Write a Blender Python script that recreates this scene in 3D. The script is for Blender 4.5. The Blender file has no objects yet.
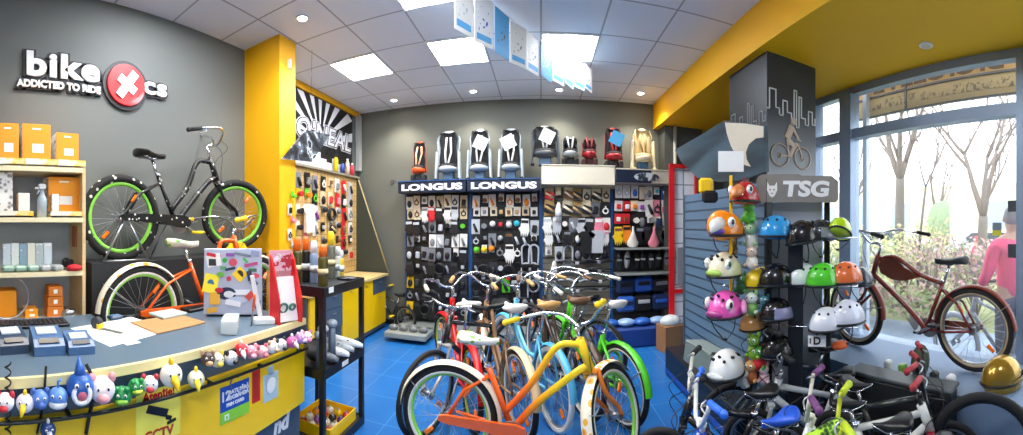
import bpy, math, random
from mathutils import Vector, Matrix, Euler
PI = math.pi
C = bpy.context.scene.collection
SC = bpy.context.scene

# ------------------------------------------------------------------ camera, world, exposure
# The photograph is a hand-held sweep panorama: a cylinder of 366 px per radian, eye 1.65 m above the floor, facing +Y.
F, PX0, PY0, EYE = 366.0, 541.0, 225.0, 1.65
cam_data = bpy.data.cameras.new('camera')
cam = bpy.data.objects.new('camera', cam_data); C.objects.link(cam)
cam.location = (0, 0, EYE); cam.rotation_euler = (PI/2, 0, 0)
cam_data.type = 'PANO'; cam_data.panorama_type = 'CENTRAL_CYLINDRICAL'
cam_data.central_cylindrical_range_u_min = -PX0/F
cam_data.central_cylindrical_range_u_max = (1023-PX0)/F
cam_data.central_cylindrical_range_v_min = -(435-PY0)/F
cam_data.central_cylindrical_range_v_max = PY0/F
cam_data.central_cylindrical_radius = 1.0
cam_data.clip_start = 0.02; cam_data.clip_end = 200
SC.camera = cam

world = bpy.data.worlds.new('world'); SC.world = world; world.use_nodes = True
bg = world.node_tree.nodes['Background']
bg.inputs[0].default_value = (0.86, 0.93, 1.0, 1); bg.inputs[1].default_value = 2.3
SC.view_settings.view_transform = 'Standard'; SC.view_settings.look = 'None'
SC.view_settings.gamma = 1.0; SC.view_settings.exposure = 1.1
SC.view_settings.use_curve_mapping = False
SC.cycles.use_denoising = True
SC.cycles.max_bounces = 8; SC.cycles.transparent_max_bounces = 16
SC.cycles.caustics_reflective = False; SC.cycles.caustics_refractive = False
SC.cycles.sample_clamp_indirect = 6
PANEL_POWER = 20.0; SPOT_POWER = 45.0

def at(px, py, X=None, Y=None, Z=None, d=None):
    """The world point that a pixel of the photograph shows, given one known coordinate."""
    t = (px-PX0)/F
    if X is not None: d = X/math.sin(t)
    elif Y is not None: d = Y/math.cos(t)
    elif Z is not None: d = (Z-EYE)*F/(PY0-py)
    return Vector((d*math.sin(t), d*math.cos(t), EYE+(PY0-py)/F*d))

# ------------------------------------------------------------------ materials
def lin(c):
    if isinstance(c, str):
        c = [int(c[i:i+2], 16)/255 for i in (0, 2, 4)]
        c = [x/12.92 if x <= 0.04045 else ((x+0.055)/1.055)**2.4 for x in c]
    return tuple(c[:3])+(1,)
_M = {}
def mat(name, col, rough=0.5, metal=0.0, emit=0, alpha=1, noise=0.06, scale=30, coat=0, trans=0):
    if name in _M: return _M[name]
    m = bpy.data.materials.new(name); m.use_nodes = True; _M[name] = m
    nt = m.node_tree; b = nt.nodes['Principled BSDF']; c = lin(col)
    b.inputs['Base Color'].default_value = c
    b.inputs['Roughness'].default_value = rough; b.inputs['Metallic'].default_value = metal
    b.inputs['Alpha'].default_value = alpha; b.inputs['Coat Weight'].default_value = coat
    b.inputs['Transmission Weight'].default_value = trans
    if emit:
        b.inputs['Emission Color'].default_value = c; b.inputs['Emission Strength'].default_value = emit
    elif noise:
        tc = nt.nodes.new('ShaderNodeTexCoord'); n = nt.nodes.new('ShaderNodeTexNoise'); n.inputs['Scale'].default_value = scale
        n.inputs['Detail'].default_value = 3
        mx = nt.nodes.new('ShaderNodeMix'); mx.data_type = 'RGBA'
        mx.inputs[6].default_value = tuple(min(1, v*(1+noise)) for v in c[:3])+(1,)
        mx.inputs[7].default_value = tuple(v*(1-noise) for v in c[:3])+(1,)
        nt.links.new(tc.outputs['Object'], n.inputs['Vector']); nt.links.new(n.outputs[0], mx.inputs[0])
        nt.links.new(mx.outputs[2], b.inputs['Base Color'])
    return m
def nodes_of(m): return m.node_tree, m.node_tree.nodes['Principled BSDF']
def patterned(name, stops, kind='voronoi', scale=20, rough=0.5, interp='CONSTANT', metal=0, stretch=(1, 1, 1), emit=0):
    """A procedural pattern: a voronoi, noise or wave field through a colour ramp. stops = [(pos, hex), ...]."""
    m = mat(name, stops[0][1], rough, metal, noise=0); nt, b = nodes_of(m)
    tc = nt.nodes.new('ShaderNodeTexCoord'); mp = nt.nodes.new('ShaderNodeMapping'); mp.inputs['Scale'].default_value = stretch
    nt.links.new(tc.outputs['Object'], mp.inputs[0])
    if kind == 'voronoi': n = nt.nodes.new('ShaderNodeTexVoronoi'); out = n.outputs['Distance']
    elif kind == 'cells': n = nt.nodes.new('ShaderNodeTexVoronoi'); out = None
    elif kind == 'x':
        sp = nt.nodes.new('ShaderNodeSeparateXYZ'); nt.links.new(mp.outputs[0], sp.inputs[0]); n = None; out = sp.outputs[0]
    elif kind == 'z':
        sp = nt.nodes.new('ShaderNodeSeparateXYZ'); nt.links.new(mp.outputs[0], sp.inputs[0]); n = None; out = sp.outputs[2]
    else: n = nt.nodes.new('ShaderNodeTexNoise'); out = n.outputs[0]
    if n is not None:
        n.inputs['Scale'].default_value = scale; nt.links.new(mp.outputs[0], n.inputs['Vector'])
    if out is None:
        sx = nt.nodes.new('ShaderNodeSeparateColor'); nt.links.new(n.outputs['Color'], sx.inputs[0]); out = sx.outputs[0]
    r = nt.nodes.new('ShaderNodeValToRGB'); r.color_ramp.interpolation = interp
    el = r.color_ramp.elements
    while len(el) > 1: el.remove(el[-1])
    el[0].position = stops[0][0]; el[0].color = lin(stops[0][1])
    for p, c in stops[1:]:
        e = el.new(p); e.color = lin(c)
    nt.links.new(out, r.inputs[0]); nt.links.new(r.outputs[0], b.inputs['Base Color'])
    if emit:
        nt.links.new(r.outputs[0], b.inputs['Emission Color']); b.inputs['Emission Strength'].default_value = emit
    return m
def grid_mat(name, base, line, sx, sy, ox, oy, w, rough, noise=0.05, nscale=3, vary=None, axes=(0, 1)):
    """Square tiles with joints, in world coordinates (the meshes sit at the origin)."""
    m = mat(name, base, rough, noise=0); nt, b = nodes_of(m); L = nt.links
    tc = nt.nodes.new('ShaderNodeTexCoord'); sp = nt.nodes.new('ShaderNodeSeparateXYZ'); L.new(tc.outputs['Object'], sp.inputs[0])
    def M(op, a, v=None):
        n = nt.nodes.new('ShaderNodeMath'); n.operation = op
        for i, q in enumerate((a, v)):
            if q is None: continue
            if isinstance(q, (int, float)): n.inputs[i].default_value = q
            else: L.new(q, n.inputs[i])
        return n.outputs[0]
    def joint(o, s, off):
        f = M('FRACT', M('DIVIDE', M('SUBTRACT', o, off-100*s), s))
        return M('LESS_THAN', M('MINIMUM', f, M('SUBTRACT', 1.0, f)), w/s)
    g = M('MAXIMUM', joint(sp.outputs[axes[0]], sx, ox), joint(sp.outputs[axes[1]], sy, oy))
    nz = nt.nodes.new('ShaderNodeTexNoise'); nz.inputs['Scale'].default_value = nscale; nz.inputs['Detail'].default_value = 4
    L.new(tc.outputs['Object'], nz.inputs['Vector'])
    c = lin(base)
    mx = nt.nodes.new('ShaderNodeMix'); mx.data_type = 'RGBA'; L.new(nz.outputs[0], mx.inputs[0])
    mx.inputs[6].default_value = tuple(v*(1+noise) for v in c[:3])+(1,)
    mx.inputs[7].default_value = lin(vary) if vary else tuple(v*(1-noise) for v in c[:3])+(1,)
    m2 = nt.nodes.new('ShaderNodeMix'); m2.data_type = 'RGBA'; L.new(g, m2.inputs[0]); L.new(mx.outputs[2], m2.inputs[6]); m2.inputs[7].default_value = lin(line)
    L.new(m2.outputs[2], b.inputs['Base Color'])
    return m

# ------------------------------------------------------------------ mesh builder
class MB:
    def __init__(s): s.v = []; s.f = []; s.mi = []; s.sm = []; s.T = Matrix(); s.m = 0
    def add(s, vs, fs, smooth=False, m=None):
        n = len(s.v); s.v += [tuple(s.T @ Vector(p)) for p in vs]
        s.f += [tuple(i+n for i in f) for f in fs]; s.mi += [s.m if m is None else m]*len(fs); s.sm += [smooth]*len(fs)
        return s
    def box(s, c, size, rot=(0, 0, 0), m=None, taper=1.0, bev=0.0):
        hx, hy, hz = (q/2 for q in size); R = Euler(rot).to_matrix()
        if bev:
            # chamfered on the vertical edges and on top/bottom rims
            b = min(bev, hx*.9, hy*.9, hz*.9)
            def ring(ix, z): return [(hx-ix, hy-b, z), (hx-b, hy-ix, z), (-hx+b, hy-ix, z), (-hx+ix, hy-b, z), (-hx+ix, -hy+b, z), (-hx+b, -hy+ix, z), (hx-b, -hy+ix, z), (hx-ix, -hy+b, z)]
            def inner(z): return [(hx-b, hy-b, z)]*0+[(hx-b, hy-2*b*.7, z), (hx-2*b*.7, hy-b, z), (-hx+2*b*.7, hy-b, z), (-hx+b, hy-2*b*.7, z), (-hx+b, -hy+2*b*.7, z), (-hx+2*b*.7, -hy+b, z), (hx-2*b*.7, -hy+b, z), (hx-b, -hy+2*b*.7, z)]
            rings = [inner(-hz), ring(0, -hz+b), ring(0, hz-b), inner(hz)]
            vs = [Vector(c)+R @ Vector((p[0]*(taper if k > 1 else 1), p[1]*(taper if k > 1 else 1), p[2])) for k, r in enumerate(rings) for p in r]
            fs = [tuple(reversed(range(8))), tuple(range(24, 32))]
            for k in range(3):
                for i in range(8):
                    j = (i+1) % 8; fs.append((k*8+i, k*8+j, k*8+8+j, k*8+8+i))
            return s.add(vs, fs, False, m)
        vs = []
        for z in (-1, 1):
            k = taper if z > 0 else 1
            for x, y in ((-1, -1), (1, -1), (1, 1), (-1, 1)): vs.append(Vector(c)+R @ Vector((x*hx*k, y*hy*k, z*hz)))
        return s.add(vs, [(0, 3, 2, 1), (4, 5, 6, 7), (0, 1, 5, 4), (1, 2, 6, 5), (2, 3, 7, 6), (3, 0, 4, 7)], False, m)
    def tube(s, pts, r, seg=8, m=None, caps=True, smooth=True, flat=None, up=None):
        """A swept tube; r a number or a list. flat=(a,b) scales the section."""
        pts = [Vector(p) for p in pts]; n = len(pts)
        rs = r if isinstance(r, (list, tuple)) else [r]*n
        vs = []; U = None
        for i, p in enumerate(pts):
            t = (pts[min(i+1, n-1)]-pts[max(i-1, 0)])
            if t.length < 1e-9: t = Vector((0, 0, 1))
            t.normalize()
            if U is None:
                a = Vector(up) if up else (Vector((0, 0, 1)) if abs(t.z) < .9 else Vector((1, 0, 0)))
                U = (a-t*a.dot(t)).normalized()
            else:
                U = (U-t*U.dot(t))
                U = U.normalized() if U.length > 1e-6 else t.orthogonal().normalized()
            W = t.cross(U); fa, fb = flat or (1, 1)
            for k in range(seg):
                a = 2*PI*k/seg; vs.append(p+(U*math.cos(a)*fa+W*math.sin(a)*fb)*rs[i])
        fs = []
        for i in range(n-1):
            for k in range(seg):
                j = (k+1) % seg; fs.append((i*seg+k, i*seg+j, (i+1)*seg+j, (i+1)*seg+k))
        s.add(vs, fs, smooth, m)
        if caps:
            b = len(s.v)-len(vs)
            s.f += [tuple(b+k for k in reversed(range(seg))), tuple(b+(n-1)*seg+k for k in range(seg))]
            s.mi += [s.m if m is None else m]*2; s.sm += [False]*2
        return s
    def torus(s, c, axis, R, r, nr=32, ns=8, m=None, flat=(1, 1), a0=0, a1=2*PI, open_=False):
        """flat = (radial, axial) scale of the section."""
        ax = Vector(axis).normalized(); U = ax.orthogonal().normalized()
        if abs(ax.y) > .99: U = Vector((1, 0, 0))
        W = ax.cross(U); full = abs(a1-a0-2*PI) < 1e-6; vs = []; cnt = nr if full else nr+1
        for i in range(cnt):
            a = a0+(a1-a0)*i/nr; D = U*math.cos(a)+W*math.sin(a)
            for k in range(ns):
                b = 2*PI*k/ns; vs.append(Vector(c)+D*(R+r*flat[0]*math.cos(b))+ax*(r*flat[1]*math.sin(b)))
        fs = []
        for i in range(nr):
            j = (i+1) % cnt
            for k in range(ns):
                l = (k+1) % ns; fs.append((i*ns+k, i*ns+l, j*ns+l, j*ns+k))
        if not full: fs += [tuple(range(ns)), tuple(reversed([nr*ns+k for k in range(ns)]))]
        return s.add(vs, fs, True, m)
    def cyl(s, p0, p1, r0, r1=None, seg=12, m=None): return s.tube([p0, p1], [r0, r0 if r1 is None else r1], seg, m)
    def ell(s, c, rad, nu=12, nv=8, m=None, rot=(0, 0, 0), v0=-PI/2, v1=PI/2, fn=None):
        R = Euler(rot).to_matrix(); vs = []; fs = []
        for i in range(nv+1):
            b = v0+(v1-v0)*i/nv
            for k in range(nu):
                a = 2*PI*k/nu; p = Vector((math.cos(b)*math.cos(a), math.cos(b)*math.sin(a), math.sin(b)))
                if fn: p = Vector(fn(p))
                vs.append(Vector(c)+R @ Vector((p.x*rad[0], p.y*rad[1], p.z*rad[2])))
        for i in range(nv):
            for k in range(nu):
                j = (k+1) % nu; fs.append((i*nu+k, i*nu+j, (i+1)*nu+j, (i+1)*nu+k))
        if v0 > -PI/2+.01: fs.append(tuple(reversed(range(nu))))
        return s.add(vs, fs, True, m)
    def prism(s, poly, o, u, v, depth, m=None, mside=None):
        """2-D polygon in the frame (o; u, v) extruded by depth along u x v."""
        o, u, v = Vector(o), Vector(u).normalized(), Vector(v).normalized(); w = u.cross(v)
        a = [o+u*x+v*y for x, y in poly]; b = [p+w*depth for p in a]; n = len(poly)
        s.add(a+b, [tuple(range(n, 2*n)), tuple(reversed(range(n)))], False, m)
        return s.add(a+b, [(i, (i+1) % n, n+(i+1) % n, n+i) for i in range(n)], False, m if mside is None else mside)
    def sheet(s, grid, m=None, smooth=True, thick=0.0):
        """grid[i][j] of points; optional thickness along z."""
        a, b = len(grid), len(grid[0]); vs = [p for r in grid for p in r]
        fs = [(i*b+j, i*b+j+1, (i+1)*b+j+1, (i+1)*b+j) for i in range(a-1) for j in range(b-1)]
        if thick:
            n = len(vs); T = Vector(thick) if not isinstance(thick, (int, float)) else Vector((0, 0, thick))
            vs = vs+[Vector(p)+T for p in vs]
            fs = fs+[tuple(q+n for q in reversed(f)) for f in fs]
            rim = [(0, j) for j in range(b)]+[(i, b-1) for i in range(1, a)]+[(a-1, j) for j in range(b-2, -1, -1)]+[(i, 0) for i in range(a-2, 0, -1)]
            ids = [i*b+j for i, j in rim]
            fs += [(ids[k], ids[k-1], ids[k-1]+n, ids[k]+n) for k in range(len(ids))]
        return s.add(vs, fs, smooth, m)
    def build(s, name, mats, parent=None, loc=None, rot=None):
        me = bpy.data.meshes.new(name); me.from_pydata(s.v, [], s.f)
        for m in (mats if isinstance(mats, (list, tuple)) else [mats]): me.materials.append(m)
        me.polygons.foreach_set('material_index', s.mi); me.polygons.foreach_set('use_smooth', s.sm); me.update()
        o = bpy.data.objects.new(name, me); C.objects.link(o)
        if parent: o.parent = parent
        if loc is not None: o.location = loc
        if rot is not None: o.rotation_euler = rot
        return o
def tag(o, label=None, cat=None, group=None, kind=None):
    for k, v in (('label', label), ('category', cat), ('group', group), ('kind', kind)):
        if v: o[k] = v
    return o
def thing(name, label, cat, loc=(0, 0, 0), rz=0.0, group=None, rot=None, scale=None):
    o = bpy.data.objects.new(name, None); C.objects.link(o); o.empty_display_size = .1
    o.location = loc; o.rotation_euler = rot if rot else (0, 0, rz)
    if scale: o.scale = (scale,)*3 if isinstance(scale, (int, float)) else scale
    return tag(o, label, cat, group)
def struct(o): o['kind'] = 'structure'; return o
def sbox(name, lo, hi, m, parent=None):
    lo, hi = Vector(lo), Vector(hi)
    o = MB().box((lo+hi)/2, hi-lo).build(name, m, parent)
    return o if parent else struct(o)
def bx(lo, hi, m=None): lo, hi = Vector(lo), Vector(hi); return MB().box((lo+hi)/2, hi-lo, m=m)
def bez(pts, n=16):
    """Catmull-Rom through the points."""
    P = [Vector(p) for p in pts]; P = [P[0]*2-P[1]]+P+[P[-1]*2-P[-2]]; out = []; segs = len(P)-3
    for i in range(segs):
        for k in range(max(2, n//segs)):
            t = k/max(2, n//segs); a, b, c, d = P[i:i+4]
            out.append(.5*((2*b)+(c-a)*t+(2*a-5*b+4*c-d)*t*t+(3*b-a-3*c+d)*t**3))
    out.append(P[-2].copy()); return out
def text(name, s, m, parent, loc, size, rot=(PI/2, 0, 0), depth=0.004, bold=0.0, sx=1.0, shear=0.0, align='CENTER', mirror=False, space=1.0, kind=None):
    """Lettering as a mesh. The text lies in its own XY plane, then is turned by rot."""
    cu = bpy.data.curves.new(name, 'FONT'); cu.body = s; cu.size = size; cu.extrude = depth/2; cu.offset = bold
    cu.align_x = align; cu.align_y = 'CENTER'; cu.shear = shear; cu.space_character = space; cu.resolution_u = 4
    t = bpy.data.objects.new('tmp', cu); C.objects.link(t)
    me = bpy.data.meshes.new_from_object(t)
    bpy.data.objects.remove(t); me.transform(Matrix.Diagonal((-sx if mirror else sx, 1, 1, 1)))
    if mirror: me.flip_normals()
    me.materials.clear(); me.materials.append(m); me.name = name
    o = bpy.data.objects.new(name, me); C.objects.link(o); o.parent = parent; o.location = loc; o.rotation_euler = rot
    return o
RNG = random.Random(7)
# ------------------------------------------------------------------ shared materials
yellow_wall = mat('yellow_paint', 'fbb800', .55, noise=.03, scale=2)
grey_wall = mat('grey_wall_paint', '686c69', .6, noise=.07, scale=1.2)
grey_wall_b = mat('grey_wall_paint_back', '676a62', .6, noise=.08, scale=1.1)
floor_m = grid_mat('blue_floor_tile', '2870b8', '4787c4', .45, .45, .1, .05, .004, .22, .06, 3, '1f62aa')
ceil_m = grid_mat('ceiling_tile', 'e6edf8', 'a9b0ba', .6, .6, -1.20, 3.06, .009, .85, .03, 60)
alu = mat('window_aluminium', '8fa3bd', .35, .2, noise=.04)
white_pl = mat('white_plastic', 'eceeee', .35, noise=.02)
black_pl = mat('black_plastic', '17181b', .35, noise=.1)
black_rub = mat('black_rubber', '141416', .75, noise=.15)
dark_met = mat('dark_steel', '2a2c30', .4, .6)
chrome = mat('chrome', 'd9dce0', .12, 1.0, noise=0)
steel = mat('brushed_steel', 'a9adb2', .3, .9, noise=.04)
wood = patterned('pale_birch', [(0, 'e2c897'), (1, 'd2b27c')], 'noise', 6, .5, 'LINEAR', stretch=(1, 1, 12))
paper = mat('white_paper', 'f2f3f1', .8, noise=.02)
glass_clear = mat('clear_acrylic', 'dfe8ea', .08, alpha=.25, noise=0)
red_pl = mat('red_plastic', 'd3161c', .4)
lamp_white = mat('lamp_diffuser', 'f8faff', emit=PANEL_POWER)
downlight_glow = mat('downlight_glow', 'fff3df', emit=30)

CEIL, SOF = 3.58, 3.18
# ------------------------------------------------------------------ room shell
sbox('floor', (-3.05, -1.6, -.05), (3.05, 5.7, 0), floor_m)
sbox('ceiling', (-3.15, -1.6, CEIL), (1.86, 5.7, CEIL+.1), ceil_m)
sbox('wall_left', (-3.03, -1.6, 0), (-2.93, 2.79, CEIL), grey_wall)
sbox('wall_left_rear', (-3.15, 3.07, 0), (-3.05, 5.7, CEIL), grey_wall)
sbox('wall_pier_yellow', (-3.15, 2.79, 0), (-2.42, 3.05, CEIL), yellow_wall)
sbox('wall_back', (-3.15, 5.6, 0), (3.05, 5.7, CEIL), grey_wall_b)
sbox('wall_front', (-3.05, -1.7, 0), (3.15, -1.6, CEIL), grey_wall)
sbox('wall_right', (3.05, 3.32, 0), (3.15, 5.6, SOF), grey_wall_b)
sbox('wall_right_below_window', (3.05, -1.6, 0), (3.15, 3.32, .42), grey_wall_b)
sbox('ceiling_beam_yellow', (1.77, -1.6, SOF+.06), (1.86, 5.6, CEIL), yellow_wall)
sbox('ceiling_soffit_yellow', (1.77, -1.6, SOF), (3.15, 5.6, SOF+.06), mat('yellow_soffit_paint', 'f5b800', .6, noise=.03, scale=2))
sbox('wall_pilaster_grey', (1.86, 5.3, 0), (2.5, 5.6, SOF), mat('dark_grey_paint', '4b4d4a', .6))
sbox('trim_cornice_yellow', (-3.05, 3.07, 3.5), (-3.01, 5.6, CEIL), yellow_wall)
sbox('baseboard_left', (-2.93, -1.6, 0), (-2.915, 2.83, .08), dark_met)
sbox('baseboard_back', (-3.05, 5.585, 0), (1.86, 5.6, .08), dark_met)
o = MB().cyl((2.02, 5.26, .0), (2.02, 5.26, SOF), .03).build('water_pipe', mat('pipe_grey', '8a8d88', .5)); tag(o, 'grey vertical pipe running down the rear pilaster beside the kid seats', 'pipe')
o = MB().box((-3.0, 5.52, 3.05), (.07, .1, .95)).build('conduit_box', mat('conduit_grey', 'a6aaa8', .5)); tag(o, 'pale grey vertical conduit in the rear left corner beside the star mural', 'conduit')
o = MB().cyl((-2.4, 5.6, 2.37), (-2.4, 5.57, 2.37), .035, seg=16).build('wall_socket', mat('socket_grey', '50524f', .5)); tag(o, 'small round grey socket on the back wall left of the display panels', 'socket')

# ------------------------------------------------------------------ window wall
W1 = struct(MB().box((3.1, -.4, 3.14), (.1, 2.4+.0, .08)).box((3.1, 2.06, 3.14), (.1, 2.52, .08)).build('window_1', alu))
def wpart(n, lo, hi, m=alu): return sbox(n, lo, hi, m, W1)
wpart('mullion', (3.0, 2.66, .42), (3.15, 2.83, 3.1)); wpart('mullion', (3.0, .72, .42), (3.15, .84, 3.1))
wpart('mullion', (3.02, 3.24, .42), (3.15, 3.32, 3.1)); wpart('mullion', (3.0, -1.6, .42), (3.15, -1.5, 3.1))
wpart('transom', (3.02, .84, 2.60), (3.14, 2.66, 2.705)); wpart('transom', (3.02, 2.83, 2.60), (3.14, 3.24, 2.705)); wpart('transom', (3.02, -1.5, 2.60), (3.14, .72, 2.705))
wpart('window_sill', (2.98, -1.6, .42), (3.18, 3.32, .47))
wglass = mat('window_glass_hazed', 'ffffff', .02, alpha=.11, noise=0)  # faint white in the glass colour stands in for the haze of reflections
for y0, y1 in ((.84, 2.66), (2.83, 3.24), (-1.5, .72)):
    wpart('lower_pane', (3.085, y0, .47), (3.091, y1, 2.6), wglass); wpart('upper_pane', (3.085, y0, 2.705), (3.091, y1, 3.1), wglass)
# display ledge in front of the window
ledge = struct(bx((2.28, -.6, 0), (3.0, 2.55, .48)).build('trim_window_ledge', mat('ledge_board', '6f86a3', .5)))
# the column with the skyline wrap
col = struct(bx((1.86, 2.62, 0), (2.44, 3.28, SOF)).build('wall_column', patterned('column_wrap', [(0, '8d929b'), (.62, '9ba0a8'), (.74, '5a5f68'), (.8, '31353c'), (.86, '2a2e34'), (1, '33373e')], 'z', 1, .4, 'LINEAR', stretch=(1, 1, 1/3.3))))
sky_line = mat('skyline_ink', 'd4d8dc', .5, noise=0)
def skyline(pts, o, u, hw=.012):
    b = MB(); u = Vector(u); o = Vector(o); n = u.cross(Vector((0, 0, 1)))
    P = [o+u*x+Vector((0, 0, z)) for x, z in pts]
    for a, c in zip(P, P[1:]): b.box((a+c)/2+n*.004, (abs((c-a).dot(u))+hw if abs((c-a).dot(u)) > 1e-4 else hw, .004, abs(c.z-a.z)+hw), (0, 0, math.atan2(u.y, u.x)))
    return b
sk = [(0, 0), (.02, 0), (.02, .18), (.09, .18), (.09, .02), (.13, .02), (.13, -.04), (.17, -.04), (.17, .1), (.22, .1), (.22, .0), (.27, 0), (.27, -.1), (.3, -.1), (.3, .22), (.33, .22), (.33, -.12), (.36, -.12), (.36, .17), (.39, .17), (.39, -.02), (.44, -.02), (.44, -.08), (.48, -.08), (.48, .06), (.53, .06), (.53, -.06), (.565, -.06), (.565, 0)]
skyline(sk, (1.865, 2.62, 2.68), (1, 0, 0)).build('skyline_print', sky_line, col)
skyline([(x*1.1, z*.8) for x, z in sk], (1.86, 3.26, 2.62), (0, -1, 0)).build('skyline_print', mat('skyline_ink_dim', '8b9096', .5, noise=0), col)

# ------------------------------------------------------------------ ceiling lamps
def panel(i, j, lab):
    x0, y0 = -1.20+.6*i, 3.66+.6*j
    t = thing('ceiling_light_panel', lab, 'ceiling light', (x0+.3, y0+.3, CEIL), 0, 'square ceiling light panels')
    MB().box((0, 0, -.006), (.56, .56, .008)).build('diffuser', lamp_white, t)
    f = MB()
    for a, b, w, h in ((0, .29, .6, .02), (0, -.29, .6, .02), (.29, 0, .02, .56), (-.29, 0, .02, .56)): f.box((a, b, -.008), (w, h, .014))
    f.build('frame', white_pl, t)
panel(0, 0, 'square light panel in ceiling over the grey kid seats, partly behind the pennant string')
panel(2, 0, 'square light panel in ceiling right of the pennant string')
panel(-2, 0, 'square light panel in ceiling nearest to the yellow pier')
panel(0, -2, 'square light panel in ceiling cut off by the top edge of the photo')
for i, j in ((-2, -4), (1, -4), (2, -8)): panel(i, j, 'unseen square light panel added in ceiling to brighten the counter side')  # unseen panels, added for more light on the counter front and room
spot_n = 0
def downlight(x, y, lab, p=1.0, z=CEIL, on=True):
    t = thing('ceiling_downlight', lab, 'downlight', (x, y, z), 0, 'round ceiling downlights')
    MB().torus((0, 0, -.004), (0, 0, 1), .05, .012, 24, 6, flat=(1, .6)).build('bezel', white_pl, t)
    MB().cyl((0, 0, -.002), (0, 0, -.010), .046, .04, 20).build('lens', downlight_glow if on else steel, t)
    if on:
        l = bpy.data.lights.new('downlight_lamp', 'SPOT'); l.energy = SPOT_POWER*p; l.spot_size = 2.1; l.spot_blend = .8; l.color = (1, .9, .76); l.shadow_soft_size = .04
        lo = bpy.data.objects.new('downlight_lamp', l); C.objects.link(lo); lo.parent = t; lo.location = (0, 0, -.03)
downlight(-2.07, 2.71, 'round downlight in ceiling just in front of the yellow pier')
downlight(-2.21, 5.2, 'round downlight in ceiling above the bare left end of the back wall')
downlight(-.97, 5.18, 'round downlight in ceiling above the grey kid seats')
downlight(.26, 5.2, 'round downlight in ceiling just behind the low end of the pennant string')
downlight(1.44, 5.15, 'round downlight in ceiling beside the yellow beam')
q = at(926, 45, Z=SOF); downlight(q.x, q.y, 'round unlit downlight in the yellow soffit by the window', z=SOF, on=False)
downlight(-2.07, .8, 'round downlight in ceiling out of the photo over the shop counter', 1.2)
# emergency sensor on the pier
o = MB().box((0, 0, 0), (.05, .03, .1), bev=.01).build('motion_sensor', white_pl, loc=at(289.5, 64, X=-2.40)); tag(o, 'small white sensor on the side of the yellow pier', 'sensor')
# ------------------------------------------------------------------ bicycles
# Local frame: +x is forward, z up, the origin on the ground under the rear hub.
tread = mat('tyre_black', '1b1b1c', .8, noise=.2, scale=80)
def fade(name, c0, c1, a, b): return patterned(name, [(0, c0), (a, c0), (b, c1), (1, c1)], 'x', 1, .22, 'LINEAR')
floral = patterned('floral_cream', [(0, 'ef7f2a'), (.2, 'f5b83a'), (.36, 'f7efd8'), (1, 'f9f3e2')], 'voronoi', 14, .4)
floral_green = patterned('floral_green_cream', [(0, 'ffd84a'), (.2, '6fb83c'), (.38, 'f4f0dd'), (1, 'f6f3e6')], 'voronoi', 16, .5)
skull_black = patterned('speckled_black', [(0, 'e8e6dc'), (.14, 'e8e6dc'), (.2, '161616'), (1, '141414')], 'voronoi', 22, .35)
orange_refl = mat('orange_reflector', 'ff7a12', .25, noise=.05)
brake_steel = steel
def wheel(bike, name, c, R, tr, tyre_m, rim_m, M=None, nsp=20, refl=True, wall=None, hub_r=.022, flat=1.0):
    """A wheel part with tyre (the part itself), rim, spokes, hub, reflector as sub-parts."""
    M = M or Matrix()
    def B(): b = MB(); b.T = M; return b
    cx, cz = c
    w = B().torus((cx, 0, cz), (0, 1, 0), R-tr, tr, 44, 9).build(name, tyre_m, bike)
    if wall: B().torus((cx, 0, cz), (0, 1, 0), R-tr*1.75, tr*.62, 44, 8, flat=(.9, 1.45)).build('tyre_sidewall', wall, w)
    B().torus((cx, 0, cz), (0, 1, 0), R-tr*2.25, tr*.5, 44, 6, flat=(1.1*flat, 1.05)).build('rim', rim_m, w)
    B().cyl((cx, -.045, cz), (cx, .045, cz), hub_r).cyl((cx, -.05, cz), (cx, -.04, cz), hub_r*1.6).cyl((cx, .05, cz), (cx, .04, cz), hub_r*1.6).build('hub', steel, w)
    s = B(); ri = R-tr*2.3
    for k in range(nsp):
        a = 2*PI*k/nsp; sd = 1 if k % 2 else -1; tw = .38*(1 if (k//2) % 2 else -1)
        s.tube([(cx+hub_r*math.cos(a+tw*2), sd*.038, cz+hub_r*math.sin(a+tw*2)), (cx+ri*math.cos(a+tw*.0), sd*.004, cz+ri*math.sin(a))], .0016, 4, caps=False)
    s.build('spoke_set', steel, w)
    if refl:
        for a in ((.9, 3.9) if refl is True else refl):
            p = Vector((cx+ri*.72*math.cos(a), .0, cz+ri*.72*math.sin(a)))
            B().box(p, (.075, .02, .03), (0, -a+PI/2*0, 0), bev=.006).build('wheel_reflector', orange_refl, w)
    return w
def fender(bike, c, R, w, a0, a1, m, M=None, name='fender', n=26):
    b = MB(); b.T = M or Matrix(); rows = []
    for i in range(n+1):
        a = a0+(a1-a0)*i/n
        rows.append([(c[0]+(R-.018*abs(k)**2)*math.cos(a), k*w, c[1]+(R-.018*abs(k)**2)*math.sin(a)) for k in (-1, -.75, -.35, 0, .35, .75, 1)])
    b.sheet(rows)
    rows2 = [[(c[0]+(p[0]-c[0])*.99, p[1], c[1]+(p[2]-c[1])*.99) for p in r] for r in rows]
    b.sheet([list(reversed(r)) for r in rows2])
    return b.build(name, m, bike)
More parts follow.
